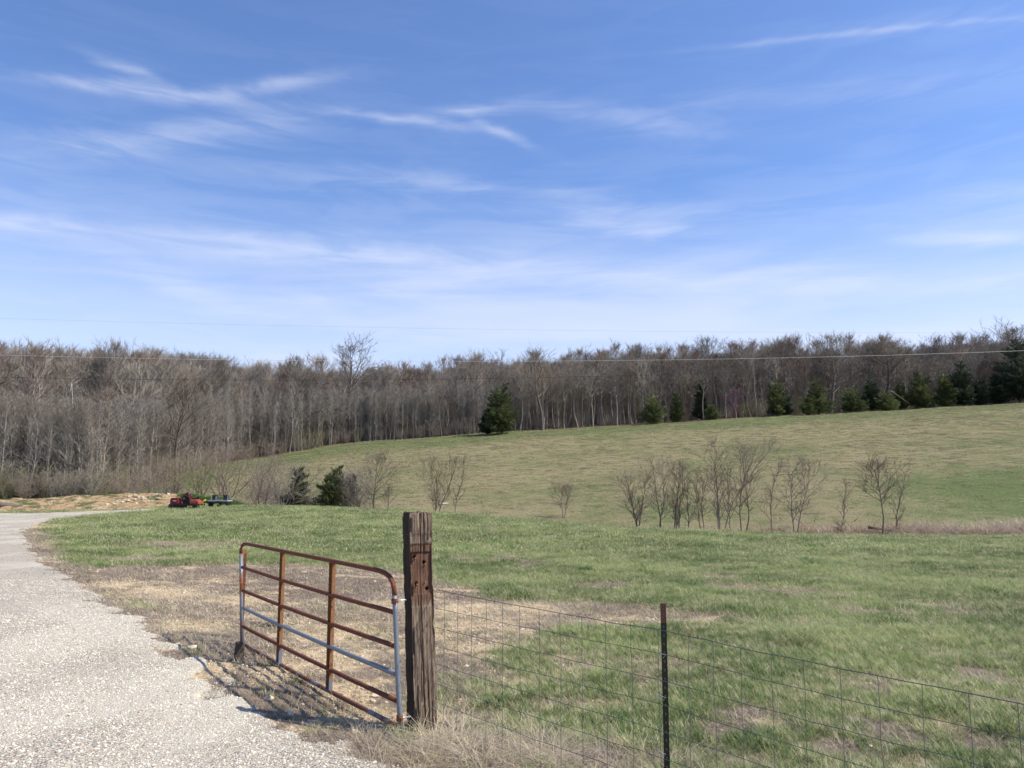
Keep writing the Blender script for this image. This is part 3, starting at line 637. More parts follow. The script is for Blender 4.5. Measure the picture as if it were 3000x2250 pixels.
def build_post():
    cb = P(1215, 2165, D0); ct = P(1199, 1503, D0); phi = R(26); W1, W2 = .205, .20
    e1 = Vector((math.cos(phi), math.sin(phi), 0)); nf = Vector((math.sin(phi), -math.cos(phi), 0))
    base_z = hz(cb.x, cb.y) - .25; t0 = (base_z - cb.z) / (ct.z - cb.z); base = cb + (ct - cb) * t0; axis = ct - base; H = axis.length
    per = []; n1, n2 = 46, 34
    for i in range(n1): per.append((i / n1 * W1, 0, 0, -1))
    for i in range(n2): per.append((W1, i / n2 * W2, 1, 0))
    for i in range(n1): per.append((W1 - i / n1 * W1, W2, 0, 1))
    for i in range(n2): per.append((0, W2 - i / n2 * W2, -1, 0))
    per = np.array(per); m = len(per); nz = 230; V = []; stain = []; gap = []; tar_shade = np.array([0.0] * n1 + [.25] * n2 + [.5] * n1 + [.93] * n2)  # creosote tar plus shade painted into the colour, strongest on the left face
    ztop = ct.z; s = np.arange(m) / m * 4
    zs_hi = P(1230, 1594, D0).z; zr_hi = P(1230, 1620, D0).z; zr_lo = P(1230, 1744, D0).z; zs_lo = P(1230, 1778, D0).z
    cracks = [(W1 * .45, -1, .0065, .9), (W1 * .62, -1, .0045, 0), (W1 * .2, -1, .004, 2.2), (W1 * .82, -1, .004, 4), (W1 * .33, -1, .0035, 5.1)]
    for iz in range(nz):
        q = iz / (nz - 1); c = base + axis * q; wz = c.z
        nn = fbm(s * 9.0, np.full(m, q * 3.2) + 2, 4) - .5; n3 = np.abs(fbm(s * 26.0, np.full(m, q * 5.0) + 7, 3) - .5)
        cor = np.minimum(np.minimum(per[:, 0], W1 - per[:, 0]), np.minimum(per[:, 1], W2 - per[:, 1]) + 0 * s); edge = (np.minimum(per[:, 0], W1 - per[:, 0]) < .018) & (np.minimum(per[:, 1], W2 - per[:, 1]) < .018)
        off = nn * .016 - sst(.05, 0, n3) * .004 - np.where(edge, .016 * sst(.45, .75, vnoise(s * 3, np.full(m, q * 22.0))), 0); st_ = np.zeros(m); gp = np.zeros(m)
        top_wear = .010 * sst(.97, 1.0, q) * vnoise(s * 12, np.full(m, 3.0))
        front = per[:, 3] == -1
        for (cx, _, w, ph) in cracks:
            x0 = cx + .006 * math.sin(q * 7 + ph) + .002 * math.sin(q * 37 + ph)
            on = (vnoise(np.array([q * 6 + ph * 3]), np.array([ph]))[0] > .36) or (ph == .9)
            dd = np.abs(per[:, 0] - x0); hit = front & (dd < w) & on
            off = np.where(hit, off - .016 * (1 - dd / w), off); gp = np.where(hit, np.maximum(gp, 1 - dd / w), gp)
        if zs_lo < wz < zs_hi:
            st_ = np.where(front, sst(zs_hi, zs_hi - .01, wz) * sst(zs_lo, zs_lo + .08, wz + .03 * math.sin(9)) * .9, st_)
            off = off - np.where(front, .005, 0)
        if zr_lo < wz < zr_hi:
            ins = front & (per[:, 0] > W1 * .12) & (per[:, 0] < W1 * .97); off = np.where(ins, -.016 + nn * .004, off); st_ = np.where(ins, 1, st_)
        if abs(wz - zr_hi) < .006 or abs(wz - zr_lo) < .004: gp = np.where(front & (per[:, 0] > W1 * .12), .5, gp)
        for (hx, hzz) in ((.20, P(1, 1633, D0).z), (.62, P(1, 1650, D0).z), (.25, P(1, 1712, D0).z), (.72, P(1, 1728, D0).z)):
            dd = np.hypot(per[:, 0] - W1 * hx, wz - hzz); hit = front & (dd < .015); off = np.where(hit, off - .02, off); gp = np.where(hit, 1, gp)
        _ = .94 + .06 * sst(0, .06, min(per[0, 0] + .1, 1))
        for j in range(m):
            x, y, nx, ny = per[j]; o_ = off[j] - top_wear[j]
            v = c + e1 * (x + nx * o_) - nf * (y + ny * o_)
            if iz == nz - 1: v = v + Vector((0, 0, (vnoise(np.array([x * 60.]), np.array([y * 60.]))[0] - .6) * .022))
            V.append(v - base)
        stain.append(st_); gap.append(gp)
    Q = [(iz * m + j, iz * m + (j + 1) % m, (iz + 1) * m + (j + 1) % m, (iz + 1) * m + j) for iz in range(nz - 1) for j in range(m)]
    stain = list(np.concatenate(stain)); gap = list(np.concatenate(gap))
    # top: rings shrinking to the middle, split by cracks
    prev = (nz - 1) * m; cc = sum((V[prev + j] for j in range(m)), Vector()) / m
    for kx, f_ in enumerate((.8, .55, .3, .08)):
        st0 = len(V)
        for j in range(m):
            v = cc + (V[(nz - 1) * m + j] - cc) * f_; crack = abs(math.sin(j * .39)) < .16; V.append(Vector((v.x, v.y, cc.z + random.Random(j * 7 + kx).uniform(-.006, .004) - (.012 if crack else 0)))); stain.append(0); gap.append(.8 if crack else .25)
        Q += [(prev + j, prev + (j + 1) % m, st0 + (j + 1) % m, st0 + j) for j in range(m)]; prev = st0
    root = empty('gate_post', base); tag(root, 'thick weathered railway timber post that the rusty gate hangs on', 'post')
    me = np_mesh('timber', np.array([tuple(v) for v in V]), np.array(Q), M['timber'], False, {'stain': stain, 'gap': gap, 'tar_shade': np.tile(tar_shade, len(V) // m)}); o = bpy.data.objects.new('timber', me); COL.objects.link(o); o.parent = root
    mw = M['wire_dark']
    for py in (1567, 1594):
        g = Geo(); zc = P(1230, py, D0).z - base.z; q = zc / axis.z; c0 = axis * q; r_ = .004; cs = [(-r_, -r_), (W1 + r_, -r_), (W1 + r_, W2 + r_), (-r_, W2 + r_), (-r_, -r_)]
        pts_ = [c0 + e1 * a - nf * b + Vector((0, 0, .012 * (a / W1))) for a, b in cs]; g.tube(pts_, [.0018] * 5, 5); g.obj('tie_wire', mw, root)
    for (hx, py) in ((.24, 1636), (.66, 1655), (.28, 1714), (.64, 1708)):
        g = Geo(); zc = P(1, py, D0).z - base.z; c0 = axis * (zc / axis.z) + e1 * (W1 * hx) + nf * (-.012); g.tube([c0 - nf * .02, c0 + nf * .010], [.007, .006], 8); g.obj('nail', M['rust_bright'], root)
    return base, e1, nf, axis, W1, W2
M['wire_dark'] = mat_plain('dark_wire', (.06, .05, .045), .6, .5)
M['wire'] = mat_plain('galvanized_fence_wire', (.15, .16, .165), .5, .55)
M['bright'] = mat_plain('bright_zinc', (.62, .64, .66), .4, .6)
M['rust_bright'] = mat_plain('orange_rust', (.42, .17, .06), .85, 0)
M['rail_rust'] = mat_rust('rusty_pipe', .80, (.22, .075, .04), (.085, .032, .024)); M['rail_mixed'] = mat_rust('half_rusted_pipe', .60, (.20, .085, .05), (.09, .04, .03)); M['rail_grey'] = mat_rust('galvanized_pipe', .12)
M['end_grey'] = mat_rust('patchy_grey_pipe', .46); M['stay_rust'] = mat_rust('rusty_channel', .62, (.34, .17, .07), (.20, .09, .045), .45); M['rust_red'] = mat_rust('dark_rust_iron', 1.2)
post_base, e1, nf, post_ax, W1, W2 = build_post()


def build_gate():
    zr = P(1165, 1683, 1).z - P(1165, 2128, 1).z; zl = P(712, 1594, 1).z - P(712, 1887, 1).z
    dR = 6.62; dL = dR * zr / zl
    A = P(1162, 2125, dR); B = P(712, 1887, dL); root = empty('farm_gate', (A + B) / 2); c0 = root.location.copy()
    tag(root, 'rusty six rail pipe gate standing open along the gravel road', 'gate')
    def rp(px, py): return ray_plane(px, py, A, B) - c0
    r = .0205
    def rail(name, a, b, mat, rad=r):
        g = Geo(); n = 14; rg = random.Random(a[1]); sag = .012
        p, q = rp(*a), rp(*b); g.tube([p + (q - p) * (i / n) + Vector((0, 0, -sag * math.sin(math.pi * i / n) + rg.uniform(-.001, .001))) for i in range(n + 1)], [rad] * (n + 1), 12); return g.obj(name, mat, root, True)
    for a, b, mt in (((710, 1662), (1155, 1794), 'rail_rust'), ((711, 1730), (1158, 1893), 'rail_rust'), ((712, 1781), (1161, 1975), 'rail_grey'), ((713, 1836), (1165, 2054), 'rail_rust'), ((713, 1887), (1168, 2129), 'rail_mixed')):
        rail('rail', a, b, M[mt])
    g = Geo()
    path = [rp(*p) for p in ((706, 1622), (706.5, 1608), (709, 1599), (715, 1594), (724, 1593.5), (900, 1629), (1085, 1666), (1111, 1672), (1128, 1679), (1142, 1690), (1151, 1706), (1155, 1730), (1156, 1745))]
    g.tube(path, [r * 1.04] * len(path), 12); g.obj('top_rail', M['rail_rust'], root, True)
    for pth, mt in ((((706, 1622), (707, 1750), (709, 1895)), 'end_grey'), (((1156, 1745), (1158, 1790), (1164, 1950), (1170, 2070), (1173.5, 2150)), 'rail_grey')):
        g = Geo(); pp = [rp(*p) for p in pth]; g.tube(pp, [r * 1.04] * len(pp), 12); g.obj('end_pipe', M[mt], root, True)
    along = (B - A).normalized(); along.z = 0; along.normalize(); nrm = Vector((along.y, -along.x, 0))
    if nrm.y > 0: nrm = -nrm
    for (pa, pb) in (((821.5, 1617), (824, 1946)), ((965, 1648), (973, 2022))):
        g = Geo(); p, q = rp(*pa), rp(*pb); w = .078; dep = .036; rot = Matrix(((along.x, nrm.x, 0), (along.y, nrm.y, 0), (0, 0, 1))); L = (p - q).length; mid = (p + q) / 2
        g.box(mid - nrm * .014, w, .004, L, rot); g.box(mid + along * w / 2, .004, dep, L - .002, rot); g.box(mid - along * w / 2, .004, dep, L - .002, rot); g.obj('stay', M['stay_rust'], root)
    for (a, b) in (((1156, 1761), (1190, 1757)), ((1171, 2104), (1203, 2099))):
        g = Geo(); p = rp(*a); q = P(b[0], b[1], D0 + .02) - c0; g.tube([p, p + (q - p) * .5, q], [.008] * 3, 8); g.obj('hinge_bolt', M['bright'], root, True)
        g = Geo(); g.tube([p - Vector((0, 0, .022)), p + Vector((0, 0, .022))], [r * 1.35] * 2, 12); g.tube([p - along * -.03 + nrm * .0, p - along * .045], [.012, .012], 8); g.obj('hinge_clamp', M['rust_red'], root)
    # short length of chain on the latch end
    g = Geo(); p = rp(711, 1716)
    rc = random.Random(3)
    for i in range(9):
        c = p + along * rc.uniform(-.03, .04) + nrm * rc.uniform(.0, .03) + Vector((0, 0, -.006 * i + .02)); a_ = rc.uniform(0, 3); u = Vector((math.cos(a_), math.sin(a_), 0)); w_ = Vector((0, 0, 1))
        g.tube([c + u * .012 * math.cos(t_) + w_ * .02 * math.sin(t_) for t_ in [i_ * math.pi / 4 for i_ in range(9)]], [.0035] * 9, 5)
    g.obj('latch_chain', M['rust_red'], root)
    return A, B, along
gA, gB, galong = build_gate()


def t_post(name, top, foot_z, height_face, label, mat_top, mat_body, face=(0, -1), parts=True):
    root = empty(name, (top.x, top.y, foot_z)); tag(root, label, 'fence post'); L = top.z - foot_z
    f = Vector((face[0], face[1], 0)).normalized(); s_ = Vector((-f.y, f.x, 0)); rot = Matrix(((s_.x, f.x, 0), (s_.y, f.y, 0), (0, 0, 1)))
    g = Geo(); Lb = L - height_face + .3; g.box((0, 0, Lb / 2 - .3), .036, .0045, Lb, rot); g.box(-f * .018 + Vector((0, 0, Lb / 2 - .3)), .0045, .031, Lb - .001, rot); g.obj('shaft', mat_body, root)
    g = Geo(); z0 = L - height_face; g.box((0, 0, (L + z0) / 2 + .0005), .036, .0045, height_face - .001, rot); g.box(-f * .018 + Vector((0, 0, (L + z0) / 2)), .0045, .031, height_face - .002, rot); g.obj('painted_tip', mat_top, root)
    g = Geo(); z = L - .03
    g2 = Geo(); g2.box((0, 0, 0), .010, .010, .014, rot); first = None; z = L - .04
    while z > .05 and parts:
        if first is None: first = g2.mesh('stud', M['stud'])
        o = bpy.data.objects.new('stud', first); COL.objects.link(o); o.parent = root; o.location = f * .0065 + Vector((0, 0, z)); z -= .053
    return root
M['tpost'] = mat_plain('dark_painted_steel', (.040, .042, .032), .5, .3, .35, 40); M['tip'] = mat_plain('faded_red_steel', (.17, .075, .055), .75, 0, .3, 60); M['stud'] = mat_plain('worn_steel_studs', (.11, .095, .07), .6, .3)
FA = post_base + post_ax * .5 + e1 * W1; FB = FA + Vector((.914, -1, 0)) * 1.0      # the fence runs down the right side, towards the camera
tp_top = ray_plane(1935, 1769, FA, FB); fdir = Vector((.914, -1, 0)).normalized(); fn = Vector((-1, -.914, 0)).normalized()
gz = hz(tp_top.x, tp_top.y)
t_post('steel_fence_post', tp_top - fn * .028, gz, .12, 'dark studded steel post with a faded red tip holding the wire fence', M['tip'], M['tpost'], (-.25, -1))
lp = P(719, 1610, 10.35); t_post('steel_fence_post', lp, hz(lp.x, lp.y), .05, 'thin rusty steel post standing behind the free end of the gate', M['rust_bright'], M['rust_red'], (.3, -1), False)
s_ = ground_at(697, 1936); g = Geo(); rr_ = random.Random(5); pts_ = [Vector((.003 * i, 0, -.08 + .055 * i)) for i in range(6)]; g.tube(pts_, [.062, .062, .058, .055, .054, .050], 9)
for v in g.v: v += Vector((rr_.uniform(-.012, .012), rr_.uniform(-.012, .012), rr_.uniform(-.01, .012)))
so_ = g.obj('stump', mat_plain('rotten_wood', (.07, .055, .045), .95, 0, .5, 30)); so_.location = s_; tag(so_, 'short dark rotten stump at the free end of the gate', 'stump')


def build_fence():
    root = empty('wire_fence', (FA.x, FA.y, hz(FA.x, FA.y))); c0 = root.location.copy(); tag(root, 'square mesh wire fence running from the timber post past the steel post', 'fence')
    y0 = [1727, 1781, 1837, 1893, 1945, 2002, 2056, 2112]; y1 = [1846, 1916, 1993, 2065, 2142, 2219]
    P0 = [ray_plane(1276, y, FA, FB) for y in y0]; P1 = [ray_plane(1941, y, FA, FB) for y in y1]
    dz = (P1[0].z - P1[5].z) / 5; P1 += [P1[5] - Vector((0, 0, dz * (i + 1))) for i in range(2)]
    top2 = ray_plane(2990, 2060, FA, FB); P2 = [top2 - Vector((0, 0, dz * i)) for i in range(8)]; end = [P2[i] + (P2[i] - P1[i]) * .22 for i in range(8)]
    rw = random.Random(2); rows = []
    for i in range(8):
        key = [P0[i] + (P0[i] - P1[i]) * .0, P1[i], P2[i], end[i]]; pts = []
        for a, b, n in ((key[0], key[1], 12), (key[1], key[2], 12), (key[2], key[3], 3)):
            for q in range(n): pts.append(a + (b - a) * (q / n) + Vector((rw.gauss(0, .0012), rw.gauss(0, .0012), rw.gauss(0, .0022) - .010 * math.sin(math.pi * q / n))))
        pts.append(key[3]); rows.append(pts); g = Geo(); g.tube([p - c0 for p in pts], [.0021 if i else .0026] * len(pts), 5); g.obj('horizontal_wire', M['wire'], root)
    pxs = [1304, 1342.4, 1383, 1426, 1472.6, 1523.7, 1580.7, 1641.7, 1705.4, 1775, 1849.6, 1928, 2015, 2089, 2169.7, 2257.7, 2352.6, 2460, 2573, 2699, 2836, 2982, 3150]
    def row_at(pts, x):
        for a, b in zip(pts, pts[1:]):
            if a.x <= x <= b.x: return a + (b - a) * ((x - a.x) / (b.x - a.x))
        return pts[-1]
    for px in pxs:
        g = Geo(); top = ray_plane(px, 1727 + (px - 1276) * .19, FA, FB); col = [row_at(r_, top.x + rw.gauss(0, .002)) for r_ in rows]; b = col[-1].copy(); b.z = min(b.z - .05, hz(b.x, b.y) + .02)
        pts = [p + fn * .003 for p in col] + [b]; g.tube([p - c0 for p in pts], [.0018] * len(pts), 5); g.obj('vertical_wire', M['wire'], root)
    # wire ties on the steel post
    for py in (1916, 2040, 2205):
        c = ray_plane(1941, py, FA, FB) - c0; g = Geo(); g.tube([c + fdir * -.03 + fn * .008 + Vector((0, 0, .012)), c + fn * .014 + Vector((0, 0, .004)), c + fdir * .03 + fn * .006, c + fdir * .012 + fn * .01 - Vector((0, 0, .02))], [.0018] * 4, 5); g.obj('wire_tie', M['bright'], root)
    c = ray_plane(1935, 2048, FA, FB) - c0; g = Geo(); g.tube([c + fdir * -.085 + fn * .02 + Vector((0, 0, .004)), c + fn * .012 + Vector((0, 0, .01))], [.0016, .0016], 5); g.obj('wire_tie', M['bright'], root)
build_fence()


# ------------------------------------------------------------------ trees
def rdir(rg, axis_, ang, az_=None):
    a = Vector((0, 0, 1)) if abs(axis_.z) < .9 else Vector((1, 0, 0)); u = axis_.cross(a).normalized(); w = axis_.cross(u); t_ = rg.uniform(0, 6.283) if az_ is None else az_
    return (axis_ * math.cos(ang) + (u * math.cos(t_) + w * math.sin(t_)) * math.sin(ang)).normalized()
def walk(rg, p, d, L, n, wob, up):
    pts = [p.copy()]; d = d.copy()
    for _ in range(n):
        d = (d + Vector((rg.gauss(0, wob), rg.gauss(0, wob), rg.gauss(0, wob) * .6 + up))).normalized(); p = p + d * (L / n); pts.append(p.copy())
    return pts
def tree_geo(seed, H, Wd, r0, stems=1, spread=0.0, clear=.35, limbs=14, ang=50, subs=6, twigs=6, up=.10, wob=.12, twr=.011, shape='round', lean=(0, 0), sub_ang=38, twl=.55, trunk_up=.06):
    rg = random.Random(seed); T = Geo(); C = Geo()
    for s_ in range(stems):
        az_ = 6.283 * s_ / stems + rg.uniform(-.5, .5); sp = spread * rg.uniform(.5, 1.1) if stems > 1 else 0
        d = Vector((math.sin(sp) * math.cos(az_), math.sin(sp) * math.sin(az_) * .8, math.cos(sp))); hs = H * (1 if s_ == 0 else rg.uniform(.72, 1.0)) * 1.03
        p0_ = Vector((math.cos(az_), math.sin(az_), 0)) * (.10 * r0 * 8 if stems > 1 else 0) + Vector((0, 0, -.15))
        n = 11; pts = walk(rg, p0_, d, hs, n, wob * .45, trunk_up); top = pts[-1].z
        ex_, ey_ = (pts[-1].x - pts[0].x, pts[-1].y - pts[0].y) if stems == 1 else (0, 0)
        for i, q in enumerate(pts):
            f = i / n; q.x += lean[0] * f ** 1.3 - ex_ * f; q.y += lean[1] * f ** 1.3 - ey_ * f; q.z = q.z * hs / top if top > .1 else q.z
        rs = r0 * (1 if stems == 1 else .78); rad = [rs * (1 - .90 * (i / n) ** .85) + .006 for i in range(n + 1)]; rad[0] *= 1.35
        T.tube(pts, rad, 7, False)
        nl = max(3, int(limbs / stems ** .6)); az0 = rg.uniform(0, 6.283)
        for i in range(nl):
            t_ = clear + (.98 - clear) * ((i + rg.random() * .8) / nl); k = min(int(t_ * n), n - 1); f = t_ * n - k; p = pts[k].lerp(pts[k + 1], f); ax = (pts[k + 1] - pts[k]).normalized()
            q = (t_ - clear) / (1 - clear)
            prof_ = {'round': math.sqrt(max(.06, 1 - (q * 1.9 - .85) ** 2 * .95)), 'vase': .55 + .55 * q - .75 * max(0, q - .75), 'pole': .8 - .5 * q, 'oak': math.sqrt(max(.1, 1 - (q * 1.6 - .55) ** 2))}[shape]
            A = R(ang * (1.15 - .55 * q) * rg.uniform(.75, 1.2)); L = max(.4, Wd / 2 / max(.35, math.sin(A)) * prof_ * rg.uniform(.7, 1.12) / (1 if stems == 1 else 1.5))
            L = min(L, (H * 1.03 - p.z) / max(.2, math.cos(A)) * 1.05 + .3)
            az0 += 2.4 + rg.uniform(-.5, .5); rl = min(rs * (1 - .88 * t_) * .55 + .005, .02 + L * .016)
            lp_ = walk(rg, p, rdir(rg, ax, A, az0), L, 6, wob, up); C.tube(lp_, [rl * (1 - .85 * j / 6) + .004 for j in range(7)], 4, False)
            for j in range(subs):
                u_ = .22 + .78 * (j + rg.random()) / subs; kk = min(int(u_ * 6), 5); pp = lp_[kk].lerp(lp_[kk + 1], u_ * 6 - kk); ad = (lp_[kk + 1] - lp_[kk]).normalized()
                Ls = L * (.62 - .30 * u_) * rg.uniform(.7, 1.3) + .22; sp_ = walk(rg, pp, rdir(rg, ad, R(sub_ang) * rg.uniform(.6, 1.4)), Ls, 3, wob * 1.3, up)
                rsb = rl * .42 * (1 - .5 * u_) + .003; C.tube(sp_, [rsb, rsb * .75, rsb * .55, rsb * .3], 3, False)
                for m_ in range(twigs):
                    v_ = .15 + .85 * rg.random(); k3 = min(int(v_ * 3), 2); tp = sp_[k3].lerp(sp_[k3 + 1], v_ * 3 - k3); td = rdir(rg, (sp_[k3 + 1] - sp_[k3]).normalized(), R(rg.uniform(15, 50))); td = (td + Vector((0, 0, up * 2.5))).normalized()
                    C.cone(tp, tp + td * twl * rg.uniform(.5, 1.3) * (.5 + Ls * .35), twr)
    zk = H / max(v.z for v in T.v + C.v)
    for v in T.v + C.v: v.z *= zk if v.z > 0 else 1
    return T, C


def tree_meshes(name, mat, **kw):
    T, C = tree_geo(**kw); return T.mesh(name + '_trunk', M[mat], True), C.mesh(name + '_crown', M[mat])
def joined(name, mat, **kw):
    T, C = tree_geo(**kw); T.add(C); return T.mesh(name, M[mat])
def put_tree(name, meshes, loc, rz=0, sc=1.0, label=None, cat='tree', group=None, foliage='crown'):
    r_ = empty(name, loc, rz); r_.scale = (sc, sc, sc) if not isinstance(sc, tuple) else sc; tag(r_, label, cat, group)
    for nm, me in (('trunk', meshes[0]), (foliage, meshes[1])):
        o = bpy.data.objects.new(nm, me); COL.objects.link(o); o.parent = r_
    return r_


# name, base px, depth, top py, top px, crown width px, kind, bark, label
DRAW = [
    (502, 66, 1350, 500, 150, 'brush', 'red', 'low wide reddish multi stemmed bush above the red mower'),
    (430, 72, 1330, 425, 110, 'brush', 'bark', 'thin bare bush at the end of the orange dirt bank'),
    (588, 65, 1328, 580, 200, 'brush', 'green_bark', 'greenish twiggy multi stemmed tree right above the yellow pipe'),
    (664, 65, 1295, 668, 200, 'brush', 'red', 'dense reddish brown multi stemmed tree behind the grey platform'),
    (762, 64, 1335, 765, 130, 'brush', 'red', 'thin bare tree between the dense reddish one and the pale spreading one'),
    (832, 63, 1345, 838, 200, 'brush', 'pale', 'pale grey bush spreading its stems in front of the left cedar pair'),
    (1038, 62, 1375, 1030, 90, 'brush', 'pale', 'pale thin bush leaning over the right side of the dark cedar'),
    (1093, 64, 1297, 1105, 135, 'round', 'dark', 'dark round crowned bare tree just right of the cedars in the draw'),
    (1136, 64, 1400, 1142, 50, 'slim', 'sap', 'very thin bare sapling right of the dark round crowned tree'),
    (1276, 63, 1310, 1278, 105, 'fan', 'sap', 'bare fan shaped tree directly above the wooden gate post'),
    (1334, 63, 1316, 1358, 50, 'slim', 'sap', 'narrow bare tree leaning right beside the fan shaped tree'),
    (1651, 66, 1390, 1660, 110, 'vee', 'sap', 'low V shaped bare shrub standing alone in the middle of the draw'),
    (1870, 50, 1357, 1850, 90, 'fan', 'sap', 'small leaning bare tree at the left end of the right hand tree row'),
    (1933, 50, 1314, 1925, 130, 'vee', 'sap', 'broad dark two stemmed tree at the left of the row'),
    (1979, 50, 1318, 1985, 75, 'fan', 'sap', 'dark upright tree touching the broad two stemmed one'),
    (2014, 50, 1395, 2016, 35, 'slim', 'sap', 'thin short sapling between the dark upright tree and the three stemmed one'),
    (2059, 50, 1357, 2062, 60, 'vee', 'sap', 'slender three stemmed tree left of the tall reddish tree'),
    (2111, 49, 1260, 2112, 95, 'fan', 'red', 'tallest reddish brown tree with a full upright fan of twigs'),
    (2143, 49, 1330, 2130, 60, 'slim', 'red', 'thin dark stemmed tree close behind the tall reddish one'),
    (2179, 48, 1258, 2215, 130, 'vee', 'sap', 'tall tree with forked trunk sweeping up to the right'),
    (2265, 53, 1336, 2290, 55, 'slim', 'sap', 'slender single sapling leaning right beyond the forked tree'),
    (2332, 45, 1316, 2345, 120, 'vee', 'sap', 'V crowned bare tree with broken pale sticks at its foot'),
    (2470, 55, 1392, 2475, 45, 'slim', 'sap', 'short thin bare sapling left of the round crowned tree'),
    (2579, 44, 1313, 2558, 105, 'top', 'sap', 'straight stemmed tree with a round fuzzy crown near the right'),
    (2631, 47, 1350, 2650, 55, 'slim', 'sap', 'crooked thin tree right of the round fuzzy crowned one'),
    (2463, 47, 1515, 2460, 12, 'slim', 'sap', 'short bare stub of a sapling in the ditch brush'),
]
KW = {'brush': dict(stems=6, spread=.42, clear=.15, limbs=26, ang=34, subs=6, twigs=6, up=.10, shape='vase', twr=.008, trunk_up=.03),
      'round': dict(clear=.28, limbs=22, ang=55, subs=7, twigs=8, up=.10, twr=.008), 'slim': dict(stems=1, clear=.22, limbs=15, ang=30, subs=4, twigs=4, up=.12, shape='pole', twr=.007, wob=.16),
      'fan': dict(stems=3, spread=.20, clear=.22, limbs=24, ang=34, subs=6, twigs=6, up=.13, shape='vase', twr=.008), 'vee': dict(stems=2, spread=.22, clear=.30, limbs=20, ang=36, subs=6, twigs=6, up=.12, shape='vase', twr=.008),
      'top': dict(clear=.50, limbs=20, ang=48, subs=7, twigs=8, up=.14, twr=.008)}
for i, (px, d, pyt, pxt, wpx, kind, mt, lb) in enumerate(DRAW):
    b = on_col(px, d); tp = P(pxt, pyt - (22 if kind == 'brush' else 4), d); H = tp.z - b.z; Wd = wpx * d / F
    ms = tree_meshes('draw_tree', mt, seed=500 + i, H=H, Wd=Wd * 1.28, r0=.022 + .0062 * H if kind != 'slim' else .022 + .0036 * H, lean=(tp.x - b.x, 0), twl=.8, **{**KW[kind], 'twr': .0055, 'wob': .17})
    put_tree('bare_tree' if kind != 'brush' else 'bare_bush', ms, b, 0, 1.0, lb, 'tree' if kind != 'brush' else 'bush', 'bare trees along the draw')


def cedar_mesh(name, seed, H, Wd, n, mat='cedar', low=.02, size=.24, pw=.8):
    g = np.random.RandomState(seed); nb = int(70 + 14 * H)
    tb = low + (1 - low) * (1 - np.sqrt(g.rand(nb)) * .97); ab = g.rand(nb) * 6.283; Rb = Wd / 2 * np.clip(1 - tb, .02, 1) ** pw * sst(-.14, .10, tb)
    lob = .62 + .62 * vnoise(ab / 6.283 * 5 + seed, tb * 6 + seed); Lb = Rb * lob * (.55 + .62 * g.rand(nb)) + .10; rise = .25 + .75 * tb + g.randn(nb) * .12
    bi = g.choice(nb, n, p=(Lb ** 1.35 + .03) / (Lb ** 1.35 + .03).sum()); u_ = .12 + .93 * g.rand(n) ** .75; L_ = Lb[bi]; az_ = ab[bi]
    spr = (.05 + .20 * L_ * (1.15 - u_))[:, None] * g.randn(n, 3) * np.array([1, 1, .62]); rad = L_ * u_
    c = np.stack([rad * np.cos(az_), rad * np.sin(az_), tb[bi] * H * .97 + rad * rise[bi] * .85], 1) + spr
    c[:, 2] = np.maximum(c[:, 2], .05)
    out_ = np.stack([np.cos(az_), np.sin(az_), rise[bi] + .2], 1) + g.randn(n, 3) * .45; out_ /= np.linalg.norm(out_, axis=1)[:, None]
    sd_ = np.cross(out_, g.randn(n, 3)); sd_ /= np.linalg.norm(sd_, axis=1)[:, None]; L = size * (.35 + .9 * g.rand(n) ** 2)[:, None]; w = L * .17
    V = np.stack([c - out_ * L * .5, c + sd_ * w, c + out_ * L * .6, c - sd_ * w], 1).reshape(-1, 3); Q = np.arange(4 * n).reshape(-1, 4)
    me = np_mesh(name + '_foliage', V, Q, M[mat], False)
    T = Geo(); rg = random.Random(seed); T.tube([Vector((rg.gauss(0, .02), rg.gauss(0, .02), -.2 + (H * .93 + .2) * i / 8)) for i in range(9)], [(.018 * H + .02) * (1 - .88 * i / 8) for i in range(9)], 7, False)
    for i in range(26):
        zz_ = H * (.06 + .8 * i / 26); an = i * 2.4; L_ = Wd * .40 * (1 - zz_ / H) ** .8 + .1; T.cone(Vector((0, 0, zz_)), Vector((math.cos(an) * L_, math.sin(an) * L_, zz_ + L_ * .45)), .03)
    return T.mesh(name + '_trunk', M['dark']), me
